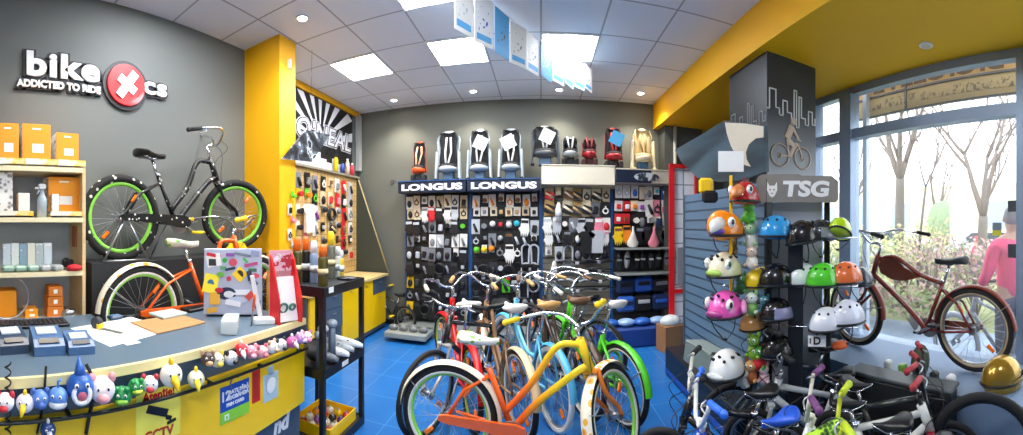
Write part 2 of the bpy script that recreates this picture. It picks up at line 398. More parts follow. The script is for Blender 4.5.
def saddle_mesh(top, L=.27, w=.105):
    """Nose forward (+x); returns a builder."""
    b = MB(); rings = []; n = 12
    for i in range(n+1):
        t = i/n; x = -L*.5+L*t
        hw = w*(1-.0*t) if t < .25 else w*(1-.83*min(1, (t-.25)/.55)**.8)
        if t < .12: hw *= .55+.45*t/.12
        if t > .93: hw *= .75
        h = .05*(1-.35*t); zc = .012*math.cos(t*PI*1.3)
        ring = []
        for k in range(12):
            a = 2*PI*k/12; ring.append((top[0]+x, top[1]+hw*math.cos(a), top[2]-.025+zc+(h*.5*math.sin(a) if math.sin(a) > 0 else h*.9*math.sin(a))))
        rings.append(ring)
    vs = [p for r in rings for p in r]; fs = [(i*12+k, (i+1)*12+k, (i+1)*12+(k+1) % 12, i*12+(k+1) % 12) for i in range(n) for k in range(12)]
    fs += [tuple(range(12)), tuple(reversed(range(n*12, n*12+12)))]
    return b.add(vs, fs, True)
def bicycle(name, label, cat='bicycle', loc=(0, 0, 0), heading=0.0, group=None, R=.335, wb=1.13, tr=.026, steer=0.0, style='cruiser',
            frame='d0471b', fork=None, tyre=None, rim=None, wall=None, fend=None, ffend=None, saddle=None, grip=None, guard=None, bars='wide',
            lean=0.0, basket=False, hb=0.0, pedal=None, refl=True, tank=None, bar_m=None, kick=True, sad_h=0.0, fr=.019, S=1.0, tilt=0.0, nsp=20, fork_cover=None, bb_x=None):
    t = thing(name, label, cat, loc, heading, group, rot=Euler((lean, tilt, heading)))
    fm = frame if not isinstance(frame, str) else mat('bike_paint_'+frame, frame, .22, coat=.4, noise=.03)
    fk = fm if fork is None else fork; tyre = tyre or tread; rim = rim or steel; saddle = saddle or black_pl; grip = grip or black_rub; bar_m = bar_m or chrome
    bbx, bbz = bb_x or (.44*S if R > .3 else .42*S), .285*S if R > .3 else R*.95
    head0, head1 = Vector((wb-.215*S, 0, .70*S)), Vector((wb-.275*S, 0, .87*S))    # lower and upper head tube
    seat_t = Vector((bbx-.17*S, 0, .70*S)); bb = Vector((bbx, 0, bbz)); hub = Vector((0, 0, R))
    ax = (head1-head0).normalized()
    Ms = Matrix.Translation(head0) @ Matrix.Rotation(steer, 4, ax) @ Matrix.Translation(-head0)
    def X(): b = MB(); b.T = Ms; return b
    # frame
    f = MB()
    f.tube([bb, seat_t], fr*.95, 10).cyl(bb-Vector((0, .036, 0)), bb+Vector((0, .036, 0)), .028*S)
    f.cyl(head0-ax*.03, head1+ax*.02, fr*1.35)
    for s_ in (-1, 1):
        y = s_*.055
        f.tube([bb+Vector((-.03, s_*.02, 0)), (bb.x*.55, y, (bb.z+R)/2-.01), (.0, y, R)], fr*.6, 8)
        f.tube([seat_t+Vector((.01, s_*.012, -.07)), (seat_t.x*.45, y, (seat_t.z+R)/2+.02), (0, y, R)], fr*.55, 8)
    if style == 'cruiser':
        f.tube(bez([bb+(seat_t-bb)*.28, (bbx+.13*S, 0, .60*S), head1-Vector((.16*S, 0, .035)), head1-Vector((0, 0, .02))], 18), fr*1.05, 10)
        f.tube(bez([bb, (bbx+.17*S, 0, .47*S), head0-Vector((.10*S, 0, .04)), head0+Vector((0, 0, .015))], 18), fr*1.15, 10)
    elif style == 'tank':
        f.tube(bez([seat_t-Vector((0, 0, .02)), (bbx+.05, 0, .74*S), head1-Vector((.2, 0, -.005)), head1-Vector((0, 0, .02))], 16), fr, 10)
        f.tube(bez([bb, (bbx+.19, 0, .45*S), head0+Vector((0, 0, .015))], 14), fr*1.25, 10)
    elif style == 'step':
        f.tube(bez([bb+(seat_t-bb)*.15, (bbx+.12*S, 0, bbz+.08), head0-Vector((.13*S, 0, .16)), head0+Vector((0, 0, .03))], 16), fr*1.3, 10)
        f.tube(bez([bb+(seat_t-bb)*.45, (bbx+.14*S, 0, bbz+.18), head0-Vector((.10*S, 0, .07)), head1-Vector((0, 0, .03))], 16), fr*.9, 10)
    else:
        f.tube([seat_t-Vector((0, 0, .02)), head1-Vector((0, 0, .03))], fr, 10).tube([bb, head0+Vector((0, 0, .02))], fr*1.2, 10)
    f.build('frame', fm, t)
    if tank:
        P = [(seat_t.x+.22, .72*S), (seat_t.x+.36, .68*S), (seat_t.x+.5, .68*S), (head1.x-.05, .73*S), (head1.x-.02, .80*S), (head1.x-.06, .86*S), (head1.x-.2, .87*S), (seat_t.x+.38, .80*S)]
        MB().prism([(x, z) for x, z in P], (0, .028, 0), (1, 0, 0), (0, 0, 1), .056).build('tank', tank, t)
    # fork, turned with the bars
    fo = X(); top = head0-ax*.035
    fo.box(top, (.05, .13, .03), bev=.008)
    for s_ in (-1, 1):
        fo.tube(bez([top+Vector((0, s_*.055, 0)), (head0.x+.06*S, s_*.056, (head0.z+R)/2), (wb-.03, s_*.055, R+.06), (wb, s_*.052, R)], 12), [fr*.85]*6+[fr*.7]*30 if False else fr*.75, 8)
    fo.build('fork', fk, t)
    if fork_cover:
        X().tube(bez([(head0.x+.03, .07, head0.z-.05), (wb-.06, .07, R+.12), (wb-.01, .07, R+.02)], 8), .017, 8).build('fork_cover', fork_cover, t)
    wheel(t, 'rear_wheel', (0, R), R, tr, tyre, rim, None, nsp, refl, wall)
    wheel(t, 'front_wheel', (wb, R), R, tr, tyre, rim, Ms, nsp, refl, wall)
    if fend:
        o = fender(t, (0, R), R+.024, tr*1.35, -.25, PI*.98, fend, name='rear_fender')
        b = MB()
        for s_ in (-1, 1): b.tube([(0, s_*.06, R), ((R+.02)*math.cos(2.5), s_*tr*1.3, R+(R+.02)*math.sin(2.5))], .003, 5)
        b.build('fender_stay', steel, o)
    if ffend:
        o = fender(t, (wb, R), R+.024, tr*1.35, .75, PI*1.03, ffend, Ms, name='front_fender')
        b = X()
        for s_ in (-1, 1): b.tube([(wb, s_*.06, R), (wb+(R+.02)*math.cos(2.9), s_*tr*1.3, R+(R+.02)*math.sin(2.9))], .003, 5)
        b.build('fender_stay', steel, o)
    # seat
    sp = seat_t+(seat_t-bb).normalized()*(.14*S+sad_h)
    MB().cyl(seat_t-Vector((0, 0, .02)), sp, .0135).cyl(seat_t-Vector((0, 0, .008)), seat_t+Vector((0, 0, .015)), fr*1.15).build('seat_post', chrome, t)
    sd = saddle_mesh(sp+Vector((-.01, 0, .075)), .28*min(1, S+.1), .11*min(1, S+.08)).build('saddle', saddle, t)
    b = MB()
    for s_ in (-1, 1):
        b.torus(sp+Vector((-.08, s_*.05, .02)), (0, 0, 1), .016, .004, 10, 5).tube(bez([sp+Vector((.1, s_*.01, .05)), sp+Vector((0, s_*.03, .005)), sp+Vector((-.1, s_*.05, .03))], 6), .004, 5)
    b.build('saddle_spring', chrome, sd)
    # bars
    st = head1+ax*(.07+hb)
    X().cyl(head1+ax*.01, st, .014).tube([st, st+Vector((.055*S, 0, .015))], .017, 10).build('stem', bar_m, t)
    c = st+Vector((.055*S, 0, .015)); W = {'wide': .34, 'flat': .30, 'bmx': .29}[bars]*min(1, S+.12)
    hbar = X(); gp = X(); ends = []
    for s_ in (-1, 1):
        if bars == 'wide': pts = [c, c+Vector((.035, s_*.06, .01)), c+Vector((.04, s_*.16, .085)), c+Vector((-.03, s_*(W-.06), .12)), c+Vector((-.17, s_*W, .105)), c+Vector((-.31, s_*(W+.03), .08))]
        elif bars == 'bmx': pts = [c, c+Vector((.0, s_*.06, .0)), c+Vector((-.02, s_*.15, .12)), c+Vector((-.03, s_*(W-.08), .15)), c+Vector((-.06, s_*W, .15))]
        else: pts = [c, c+Vector((.0, s_*.1, .01)), c+Vector((-.03, s_*(W-.1), .03)), c+Vector((-.05, s_*W, .03))]
        q = bez(pts, 20); hbar.tube(q, .0115, 8)
        d = (q[-1]-q[-2]).normalized(); e = q[-1]; g0 = e-d*.09; g1 = e+d*.03
        gp = X(); gp.cyl(g0, g1, .0175).ell(g1, (.021, .021, .021), 8, 6); gp.build('grip', grip, t)
        # brake lever
        lv = X(); lv.tube(bez([g0-d*.03, g0-d*.01+Vector((.035, 0, -.02)), g0+d*.06+Vector((.045, 0, -.03))], 6), .005, 6); lv.build('brake_lever', steel, t)
    hbar.build('handlebar', bar_m, t)
    b = X(); b.tube(bez([c+Vector((.02, .14, .04)), c+Vector((.12, .06, -.06)), head0+Vector((.05, 0, 0)), (wb-.08, .04, R+.2)], 14), .0028, 5)
    b.tube(bez([c+Vector((.02, -.14, .04)), c+Vector((.13, -.06, -.03)), c+Vector((.02, -.03, -.16)), head0+Vector((-.03, -.03, -.05))], 14), .0028, 5); b.build('brake_cable', black_pl, t)
    # drive
    b = MB().cyl((bbx, -.062, bbz), (bbx, -.055, bbz), .085*S, seg=24)
    cr = b.build('chainring', steel, t)
    b = MB(); L = .165*S
    a = -.5
    b.tube([(bbx, -.075, bbz), (bbx+L*math.cos(a), -.085, bbz+L*math.sin(a))], .010, 6); b.tube([(bbx, .075, bbz), (bbx-L*math.cos(a), .085, bbz-L*math.sin(a))], .010, 6)
    b.cyl((bbx, -.08, bbz), (bbx, .08, bbz), .012); b.build('crank', steel, t)
    for s_ in (-1, 1):
        MB().box((bbx-s_*L*math.cos(a), s_*.13, bbz-s_*L*math.sin(a)), (.085*S, .085, .024), bev=.007).build('pedal', pedal or black_pl, t)
    if guard:
        pts = [(-.05, R-.012), (.0, R-.024), (bbx*.6, (R+bbz)/2-.012), (bbx-.02, bbz-.03), (bbx+.07*S, bbz-.035), (bbx+.105*S, bbz+.0), (bbx+.09*S, bbz+.05), (bbx+.03, bbz+.072*S), (bbx*.5, (R+bbz)/2+.055), (.0, R+.032), (-.05, R+.018)]
        MB().prism(pts, (0, -.068, 0), (1, 0, 0), (0, 0, 1), .022).build('chain_guard', guard, t)
    if kick: MB().tube([(bbx-.08, .04, bbz-.02), (bbx-.17, .15 if lean == 0 else .1, .01)], .008, 6).build('kickstand', steel, t)
    if basket:
        b = X()
        for k in range(5):
            z = c.z-.02-k*.05; w = .17-k*.008; fx = .10-k*.004
            b.tube([(c.x+.03, -w, z), (c.x+.03+2*fx, -w, z), (c.x+.03+2*fx, w, z), (c.x+.03, w, z), (c.x+.03, -w, z)], .003, 5)
        for k in range(9):
            w = -.16+k*.04; b.tube([(c.x+.23, w, c.z-.02), (c.x+.215, w*.8, c.z-.22), (c.x+.04, w*.8, c.z-.22)], .002, 4)
        b.build('wire_basket', steel, t)
    return t
lime = mat('lime_rim', '8fdd4c', .3, noise=.03); cream = mat('cream_paint', 'f3ead2', .35); wht = mat('white_sidewall', 'ece9df', .55)
tan_l = mat('tan_leather', 'c79a5c', .5); yell = mat('signal_yellow', 'ffd21a', .35)

# counter-side display bikes on the stepped black podium
podium = struct(bx((-2.93, .93, 0), (-2.60, 2.79, 1.36)).build('trim_podium_upper', mat('podium_black', '26282a', .6)))
podium2 = struct(bx((-2.60, .93, 0), (-2.26, 2.79, .655)).build('trim_podium_lower', mat('podium_black', '26282a', .6)))
bicycle('cruiser_bicycle', 'black cruiser bicycle with lime green rims displayed high on the wall above the counter', loc=(-2.69, 1.225, 1.36), heading=PI/2, wb=1.20, R=.35, tr=.034, bb_x=.52,
        steer=-.35, frame=skull_black, rim=lime, fend=None, saddle=black_pl, guard=skull_black, fr=.021, hb=.06, tyre=patterned('speckled_tyre', [(0, 'd8d6cc'), (.17, 'd8d6cc'), (.2, '161616'), (1, '141414')], 'voronoi', 16, .8), tilt=-.03, lean=0, pedal=yell, fork=mat('black_gloss', '1a1a1a', .2, coat=.5), nsp=28)
t = thing('display_stand', 'silver a-shaped stand holding the rear wheel of the black cruiser bicycle', 'stand', (-2.69, 1.225, 1.36))
for s_ in (-1, 1): MB().tube([(.07, 0, .36), (.075, s_*.19, .012)], .009, 8).build('leg', steel, t)
MB().tube([(.075, -.20, .01), (.075, .20, .01)], .009, 8).build('foot_bar', steel, t)
o = MB().prism([(-.16, 0), (.16, 0), (.05, .12), (-.05, .12)], (-2.70, 2.42, 1.36), (0, 1, 0), (0, 0, 1), .09).build('wheel_block', yell); tag(o, 'yellow wedge block under the front wheel of the black cruiser bicycle', 'wheel block')
bicycle('cruiser_bicycle', 'orange cruiser bicycle with floral fender standing behind the counter, partly behind the laptop', loc=(-2.42, 1.26, .66), heading=PI/2, wb=1.19, R=.345, tr=.03, bb_x=.60,
        frame='f0641c', rim=lime, wall=wht, fend=floral, ffend=floral, saddle=floral_green, guard=mat('bike_paint_f0641c', 'f0641c', .22, coat=.4, noise=.03), fr=.019, sad_h=-.03, grip=yell, nsp=28)

# the row of bikes on the floor
bicycle('cruiser_bicycle', 'orange cruiser bicycle fading to yellow at the front, nearest bicycle on the blue floor', loc=(-.63, 2.44, 0), heading=-.03, wb=1.17, R=.345, tr=.03, steer=.95,
        frame=fade('orange_to_yellow_paint', 'f2661a', 'fbd21e', .5, .75), fork=fade('yellow_to_orange_fork', 'fbd21e', 'f5852a', 1.08-.2, 1.0), rim=lime, wall=wht, fend=patterned('cream_fender', [(0, 'f3ead2'), (1, 'f6efe0')], 'noise', 5), ffend=floral,
        saddle=floral_green, guard=mat('bike_paint_f2661a', 'f2661a', .22, coat=.4, noise=.03), pedal=yell, grip=yell, fr=.022, hb=.03, nsp=28, lean=-.03)
A = PI/2+.42
bicycle('city_bicycle', 'red city bicycle with lime rims behind the rear wheel of the orange and yellow cruiser', loc=(-.56, 2.90, 0), heading=A, frame='d8141c', rim=mat('acid_rim', 'c6d92c', .35), fend=mat('red_fender', 'c8141c', .3), ffend=mat('red_fender', 'c8141c', .3), saddle=mat('white_saddle', 'e9e7e0', .45), style='step', tr=.022, grip=mat('cream_grip', 'e8dcc0', .6), steer=.25, hb=.06, fr=.02, sad_h=.12)
bicycle('city_bicycle', 'bronze city bicycle with cream fender and white saddle in middle of the row', loc=(-.17, 2.84, 0), heading=A+.03, frame='8d6a4a', wall=wht, fend=mat('bronze_cream_fender', 'dccaa2', .3), ffend=cream, saddle=mat('white_saddle', 'e9e7e0', .45), style='cruiser', tr=.024, grip=tan_l, steer=-.2, hb=.10, sad_h=.12)
bicycle('city_bicycle', 'sky blue city bicycle with white tyres and tan saddle', loc=(.10, 2.95, 0), heading=A, frame='6fc3e8', wall=wht, tyre=wht, fend=mat('sky_fender', '58b7e6', .3), ffend=mat('sky_fender', '58b7e6', .3), saddle=tan_l, style='step', tr=.022, grip=tan_l, steer=.15, hb=.08, fr=.021, sad_h=.12)
bicycle('city_bicycle', 'dark brown city bicycle between the sky blue and green bicycles', loc=(.37, 3.10, 0), heading=A-.02, frame='3d2a22', wall=wht, fend=mat('brown_fender', '4a342a', .3), ffend=mat('brown_fender', '4a342a', .3), saddle=mat('brown_saddle', '6b4a30', .5), style='cruiser', tr=.024, grip=mat('brown_saddle', '6b4a30', .5), steer=-.1, hb=.09, sad_h=.12)
bicycle('city_bicycle', 'bright green city bicycle with white saddle at right end of the row', loc=(.66, 2.93, 0), heading=A, frame='5fd02a', wall=wht, fend=mat('green_fender', '57cf28', .3), ffend=mat('green_fender', '57cf28', .3), saddle=mat('white_saddle', 'e9e7e0', .45), style='step', tr=.024, grip=mat('white_grip', 'eeeae0', .6), steer=.2, hb=.05, fr=.026, sad_h=.12)
bicycle('city_bicycle', 'black city bicycle with silver fork at left end of the row, wheel toward the counter', loc=(-.34, 3.72, 0), heading=-PI/2-.50, frame='1f2124', fork=mat('silver_fork', 'd5d8da', .25, .5), saddle=black_pl, style='flat', tr=.02, bars='flat', grip=black_rub, hb=.02, steer=.1)
bicycle('city_bicycle', 'charcoal city bicycle at the back of the row, under the glove panel', loc=(.62, 3.75, 0), heading=A+.3, frame='2a2c30', saddle=black_pl, style='step', tr=.022, grip=mat('white_grip', 'eeeae0', .6), hb=.06)
bicycle('mountain_bicycle', 'small black folded bicycle standing by the yellow cabinets under the leaning side panel', loc=(-2.05, 5.28, 0), heading=-.25+PI, R=.2, wb=.62, S=.62, frame='1b1c1e', style='flat', bars='flat', grip=yell, saddle=black_pl, tr=.018, refl=False, nsp=12, pedal=yell)
# window display
bicycle('cruiser_bicycle', 'brown red cruiser bicycle with tank displayed on the ledge in front of the window', loc=(2.69, 1.10, .485), heading=PI/2, wb=1.22, R=.335, tr=.027, frame='7b2c22', style='tank', tank=mat('tank_brown', '6a3320', .35, coat=.3),
        wall=mat('aged_sidewall', 'b8a68a', .6), fend=mat('maroon_fender', '7c3326', .3), ffend=mat('maroon_fender', '7c3326', .3), saddle=patterned('two_tone_saddle', [(0, '1d1e20'), (1, '26272a')], 'noise'), guard=mat('tank_brown', '6a3320', .35, coat=.3), hb=.05, lean=0, kick=False, nsp=24)
# children's bikes crowding the lower right corner
def kid(label, x, y, h, fc, **k):
    a = dict(R=.20, wb=.74, S=.66, tr=.024, style='flat', bars='bmx', nsp=14, refl=False, fr=.021, kick=True); a.update(k)
    return bicycle('kids_bicycle', label, 'kids bicycle', (x, y, 0), h, None, frame=fc, **a)
blue_grip = mat('blue_grip', '2f6fe0', .5)
kid('blue kids bicycle with blue grips and white handlebar, nearest the black step', 1.33, 1.56, 2.9, '1d49c8', grip=blue_grip, bar_m=mat('white_bar', 'dfe0de', .3), saddle=mat('blue_saddle', '2457c9', .4))
kid('black kids bicycle with cream bar and black grips behind the blue kids bicycle', 1.42, 1.86, 2.75, '1b1c20', bar_m=mat('cream_bar', 'd8d3c4', .3), grip=black_rub)
kid('white kids bicycle with purple grips under the white skate helmets', 1.68, 1.03, 2.35, 'c9cfcf', grip=mat('purple_grip', '6c3a70', .6), bar_m=mat('cream_bar', 'd8d3c4', .3))
kid('acid yellow kids bicycle behind the green knobbly tyre', 1.62, .76, 2.35, 'c9cf2a', grip=mat('acid_grip', 'b6cc1e', .6), bar_m=mat('acid_bar', 'c3c92a', .35))
kid('white and maroon kids bmx bicycle beside the window ledge, facing the gold helmet', 1.56, 1.56, -1.0, 'd6d9d4', grip=mat('red_grip', 'a12b33', .6), rim=mat('grey_rim', '9aa09c', .4), tyre=mat('grey_tyre', '8d8f8a', .7), fork=mat('maroon_fork', '8d2033', .3), bar_m=dark_met)
kid('dark grey kids bicycle between the bmx and the black case', 1.80, 1.70, -1.15, '2c3130', grip=mat('red_grip', 'a12b33', .6), saddle=black_pl, bar_m=dark_met)
kid('slate blue kids bicycle with black saddle under the window cruiser', 2.12, 1.98, 2.75, '3a4a5a', R=.25, wb=.85, S=.80, saddle=black_pl, bar_m=dark_met)
kid('silver kids bicycle between the slate blue bicycle and the white skate helmets', 2.0, 1.72, 2.6, 'aab2b6', saddle=black_pl, bar_m=steel)
# ------------------------------------------------------------------ wall sign over the counter
RL = (PI/2, 0, PI/2)      # lettering on a wall that faces +X, read toward +Y
RR = (PI/2, 0, -PI/2)     # on a wall that faces -X
white_ink = mat('white_ink', 'f4f4f2', .5, noise=0); black_ink = mat('black_ink', '101113', .5, noise=0); red_ink = mat('red_ink', 'd8121a', .4, noise=0)
sgn = thing('shop_sign', 'raised shop name sign with red circle on the grey wall above the black bicycle', 'sign', (-2.93, 1.1, 2.9))
def sl(name, s, m, y, z, size, off, bold, rot=0.0, sx=1.0, dep=.02, **k):
    return text(name, s, m, sgn, (off, y, z), size, Euler((PI/2+0, 0, PI/2)) if not rot else (Matrix.Rotation(PI/2, 3, 'Z') @ Matrix.Rotation(PI/2, 3, 'X') @ Matrix.Rotation(rot, 3, 'Z')).to_euler(), depth=dep, bold=bold, sx=sx, **k)
for off, m, b in ((.012, mat('sign_backing', '2c2f33', .5), .03), (.034, white_ink, .0115)):
    nm = 'letter_backing' if b > .02 else 'lettering'
    sl(nm, 'bike', m, -.31, .04, .26, off, .0105 if b < .02 else .03, sx=1.3, space=1.12)
    sl(nm, 'cs', m, .545, .0, .22, off, .006 if b < .02 else .026, sx=1.3, space=1.1)
    sl(nm, 'ADDICTED TO RIDE', m, -.34, -.115, .078, off, b*.55 if b > .02 else .003, sx=1.0)
MB().tube([(0, .255, -.03), (.026, .255, -.03)], .215, 40).build('disc_backing', mat('sign_backing', '2c2f33', .5), sgn)
MB().tube([(.026, .255, -.03), (.05, .255, -.03)], [.185, .178], 40).build('red_disc', mat('sign_red', 'd8121a', .35, coat=.3), sgn)
xx = MB()
for a, L, w in ((.95, .27, .075), (-.62, .19, .075)): xx.box((.056+.004*(a > 0), .255, -.03), (.012, L, w), (a, 0, 0))
xx.build('cross_emblem', white_ink, sgn)

# ------------------------------------------------------------------ shelf unit at the left edge
sh = thing('shelf_unit', 'pale wooden wall shelf unit with parts boxes at left edge behind the counter', 'shelf', (-2.74, .28, 0))
MB().box((0, .575, 1.05), (.36, .025, 2.05)).build('side_panel', wood, sh)
MB().box((-.17, 0, 1.05), (.015, 1.13, 2.04)).build('back_panel', mat('shelf_back_blue_grey', 'a9b3bf', .6), sh)
SHZ = (2.07, 1.705, 1.315, .975)
for z in SHZ: MB().box((.0, -.01, z-.018), (.37, 1.15, .034)).build('shelf_board', mat('shelf_edge_cream', 'e9dcb4', .5), sh)
MB().box((.0, .555, 1.56), (.1, .012, .16)).build('label_sticker', mat('rust_label', 'a8603c', .6), sh)
box_or = mat('orange_carton', 'f59a12', .55, noise=.04); box_wh = mat('white_carton', 'ece8df', .6); box_side = patterned('printed_carton_side', [(0, '8f8a88'), (.3, 'c9c2bd'), (.42, 'ece8df'), (1, 'ece8df')], 'voronoi', 28, .6)
lbl = mat('carton_label', 'f4f2ea', .6)
def carton(label, x0, x1, y0, zb, Xf=-2.6, dep=.24, m=box_or, side=box_side, lab=True, group=None, name='carton_box', cat='box', ytop=None):
    a, b = at(x0, 200, X=Xf), at(x1, 200, X=Xf); h = at((x0+x1)/2, y0, X=Xf).z-zb; w = b.y-a.y
    t = thing(name, label, cat, (Xf-dep/2, (a.y+b.y)/2, zb), 0, group)
    bb = MB(); bb.box((0, 0, h/2), (dep, w*.98, h), bev=.003); o = bb.build('carton', [m, side], t)
    for p in o.data.polygons:
        if abs(p.normal.y) > .8: p.material_index = 1
    if lab: MB().box((dep/2+.001, w*.05, h*.32), (.002, w*.4, h*.25)).build('label_sticker', lbl, t); MB().box((dep/2+.001, w*.0, h*.86), (.002, w*.3, .012)).build('printed_stripe', box_wh, t)
    return t
def tray(label, x0, x1, z, h, m): return carton(label, x0, x1, 0, z, Xf=-2.565, dep=.3, m=m, side=box_wh, lab=False) if False else None
tr_y = patterned('tray_yellow_white', [(0, 'f7c64a'), (.5, 'f7d98c'), (.56, 'f3ead8'), (1, 'f3ead8')], 'noise', 9, .6)
def low_tray(label, x0, x1, z, h=.055):
    a, b = at(x0, 200, X=-2.56), at(x1, 200, X=-2.56); t = thing('cardboard_tray', label, 'tray', (-2.7, (a.y+b.y)/2, z)); w = (b.y-a.y)*.97
    MB().box((0, 0, .006), (.27, w, .012)).build('tray_floor', box_wh, t)
    s = MB().box((.132, 0, h/2), (.006, w, h)).box((-.132, 0, h/2), (.006, w, h)).box((0, w/2, h/2), (.264, .006, h)).box((0, -w/2, h/2), (.264, .006, h)); s.build('tray_side', tr_y, t)
low_tray('white and yellow cardboard tray under the leftmost orange box on top shelf', -8, 25, 2.07); low_tray('white and yellow cardboard tray under the middle orange box on top shelf', 25.5, 58, 2.07); low_tray('white and yellow cardboard tray at right end of the top shelf', 58.5, 86, 2.07)
carton('orange box at far left of the top shelf, cut by the photo edge', -4, 19, 123, 2.126, Xf=-2.62); carton('tallest orange box on the top shelf, in the middle', 22, 51, 124, 2.126, Xf=-2.62); carton('smaller orange box at right end of the top shelf', 56, 79, 133, 2.126, Xf=-2.62, dep=.2)
low_tray('yellow fronted cardboard tray at left of the second shelf', -8, 34, 1.705, .045); low_tray('yellow fronted cardboard tray under the orange box of the second shelf', 51, 84, 1.705, .045)
carton('white and orange printed box at left edge of the second shelf', -10, 13, 172, 1.751, m=box_side, side=box_or); carton('small white box in middle of the second shelf', 18, 30, 193, 1.751, m=box_wh, dep=.1, lab=False)
carton('large orange box at right end of the second shelf', 48, 80, 177, 1.751, Xf=-2.64, dep=.2); carton('small white box leaning before the orange box on the second shelf', 52, 59, 194, 1.751, Xf=-2.58, dep=.05, m=box_wh, lab=False)
q = at(42, 215, X=-2.62); t = thing('spray_bottle', 'clear spray bottle with white trigger on the second shelf', 'spray bottle', (-2.62, q.y, 1.705))
MB().tube([(0, 0, 0), (0, 0, .13), (0, 0, .17), (0, 0, .2)], [.038, .038, .018, .014], 14).build('bottle', mat('spray_bottle_blue', 'b9cbd6', .15, alpha=.8), t)
MB().box((0, 0, .225), (.035, .05, .04), bev=.006).box((0, -.035, .215), (.014, .03, .014)).tube([(0, -.02, .2), (0, -.035, .17)], .006, 6).build('trigger_head', white_pl, t)
# third shelf: pack row
for k in range(6):
    x0 = 3+k*8.2; cc = ['c9d3d9', 'dfe3dd', '8ba4b5', 'e6e2cf', 'b7c2c2', 'd5dfe2'][k]
    a, b = at(x0, 240, X=-2.66), at(x0+7.6, 240, X=-2.66)
    t = thing('parts_packet', ['first', 'second', 'third', 'fourth', 'fifth', 'sixth'][k]+' upright printed packet from the left on the third shelf', 'packet', (-2.66, (a.y+b.y)/2, 1.317))
    MB().box((0, 0, .1), (.02, b.y-a.y, .19+.01*(k % 2)), (0, -.08, 0)).build('packet', patterned('packet_print_'+str(k), [(0, '55626a'), (.3, cc), (.6, 'eef0ec'), (1, 'eef0ec')], 'noise', 14+k), t)
for k in range(5):
    q = at(8+k*12, 262, X=-2.6); o = MB().box((0, 0, .022), (.09, .085, .04), (0, 0, .1*k), bev=.01).build('parts_bag', mat('green_clear_bag' if k < 3 else 'grey_clear_bag', '8fae9c' if k < 3 else 'a3a8a8', .25), loc=(-2.60, q.y, 1.317)); tag(o, ['leftmost green', 'second green', 'third green', 'left grey', 'right grey'][k]+' clear bag of small parts on the front of the third shelf', 'bag')
q = at(69, 262, X=-2.62); t = thing('compact_camera', 'small black camera on a box at right end of third shelf', 'camera', (-2.66, q.y, 1.317)); MB().box((0, 0, .045), (.05, .09, .06), bev=.01).box((0, -.01, .08), (.03, .03, .012)).build('camera_body', black_pl, t); MB().cyl((.02, 0, .045), (.05, 0, .045), .02).build('camera_lens', dark_met, t)
q = at(74, 268, X=-2.58); o = MB().ell((0, 0, .02), (.05, .06, .025)).build('red_cloth', mat('red_cloth', 'c8202c', .8, noise=.2), loc=(-2.57, q.y-.0, 1.317)); tag(o, 'crumpled red cloth under the small camera on the third shelf', 'cloth')
# lowest shelf
carton('wide orange box at left of the lowest shelf behind the wire hoop', -8, 17, 291, .977, Xf=-2.66, dep=.18, side=box_or, lab=False); carton('small orange box lying behind the terminals on lowest shelf', 25, 38, 309, .977, Xf=-2.6, dep=.12, side=box_or)
for k, (y, w) in enumerate(((.977, .10), (1.052, .095), (1.127, .085))):
    q = at(55, 300, X=-2.62); t = thing('carton_box', ['bottom', 'middle', 'top'][k]+' small orange box in the stack of three on lowest shelf', 'box', (-2.66, q.y, y)); MB().box((0, 0, .036), (.12, w*1.25, .072), bev=.003).build('carton', mat('brown_orange_carton', 'd9781c', .55), t); MB().box((.061, 0, .036), (.002, .03, .03)).build('label_sticker', lbl, t)
q = at(69, 308, X=-2.6); t = thing('tape_roll', 'silver roll of tape beside the stacked orange boxes', 'tape', (-2.62, q.y, .977)); MB().torus((0, 0, .025), (0, 0, 1), .045, .018, 20, 6, flat=(1, 1.3)).build('tape', steel, t)
q = at(8, 330, X=-2.56); o = MB().torus((0, 0, 0), (1, .15, 0), .15, .008, 36, 8).build('wire_hoop', steel, loc=(-2.57, q.y, 1.135)); tag(o, 'large silver cable hoop leaning on the lowest shelf at left edge', 'cable hoop')

# ------------------------------------------------------------------ shop counter
CT = .995
ct = thing('shop_counter', 'long yellow and grey shop counter with cream edged top', 'counter', (-1.9, .7, 0))
def cpart(n, lo, hi, m): return MB().box((Vector(lo)+Vector(hi))/2-Vector((-1.9, .7, 0)), Vector(hi)-Vector(lo)).build(n, m, ct)
grey_lam = mat('slate_laminate', '5f7383', .28, noise=.04, scale=8)
slate = mat('slate_front', '4a5d70', .45)
cy = mat('counter_yellow', 'ffcf00', .4, noise=.02)
MB().prism([(-1.56, -.9), (-1.56, 2.05), (-2.24, 2.05), (-2.24, .9), (-2.54, .9), (-2.54, -.9)], (1.9, -.7, CT-.035), (1, 0, 0), (0, 1, 0), .035).build('countertop', grey_lam, ct)
cpart('edge_trim', (-1.562, -.9, CT-.042), (-1.54, 2.06, CT+.001), mat('cream_edging', 'efe2a6', .4, noise=.02))
cpart('upper_band', (-1.64, -.9, .82), (-1.57, 2.04, CT-.036), slate)
MB().prism([(-1.6, .30), (1.34, .42), (1.34, .82), (-1.6, .82)], (.33, 0, 0), (0, 1, 0), (0, 0, 1), -.03 if False else .0+.03).build('front_panel', cy, ct)
cpart('plinth', (-1.66, -.9, 0), (-1.58, 2.04, .44), slate)
cpart('end_panel', (-2.22, 2.0, 0), (-1.66, 2.04, CT-.036), cy); cpart('rear_panel', (-2.22, -.9, 0), (-2.19, 2.0, CT-.036), slate)
r = MB().tube([(.395, -1.6, .845), (.395, 1.33, .80)], .009, 8)
for k in range(8): r.box((.36, -1.4+.38*k, .842-.0058*k), (.07, .016, .016))
r.build('hanging_rail', black_pl, ct)
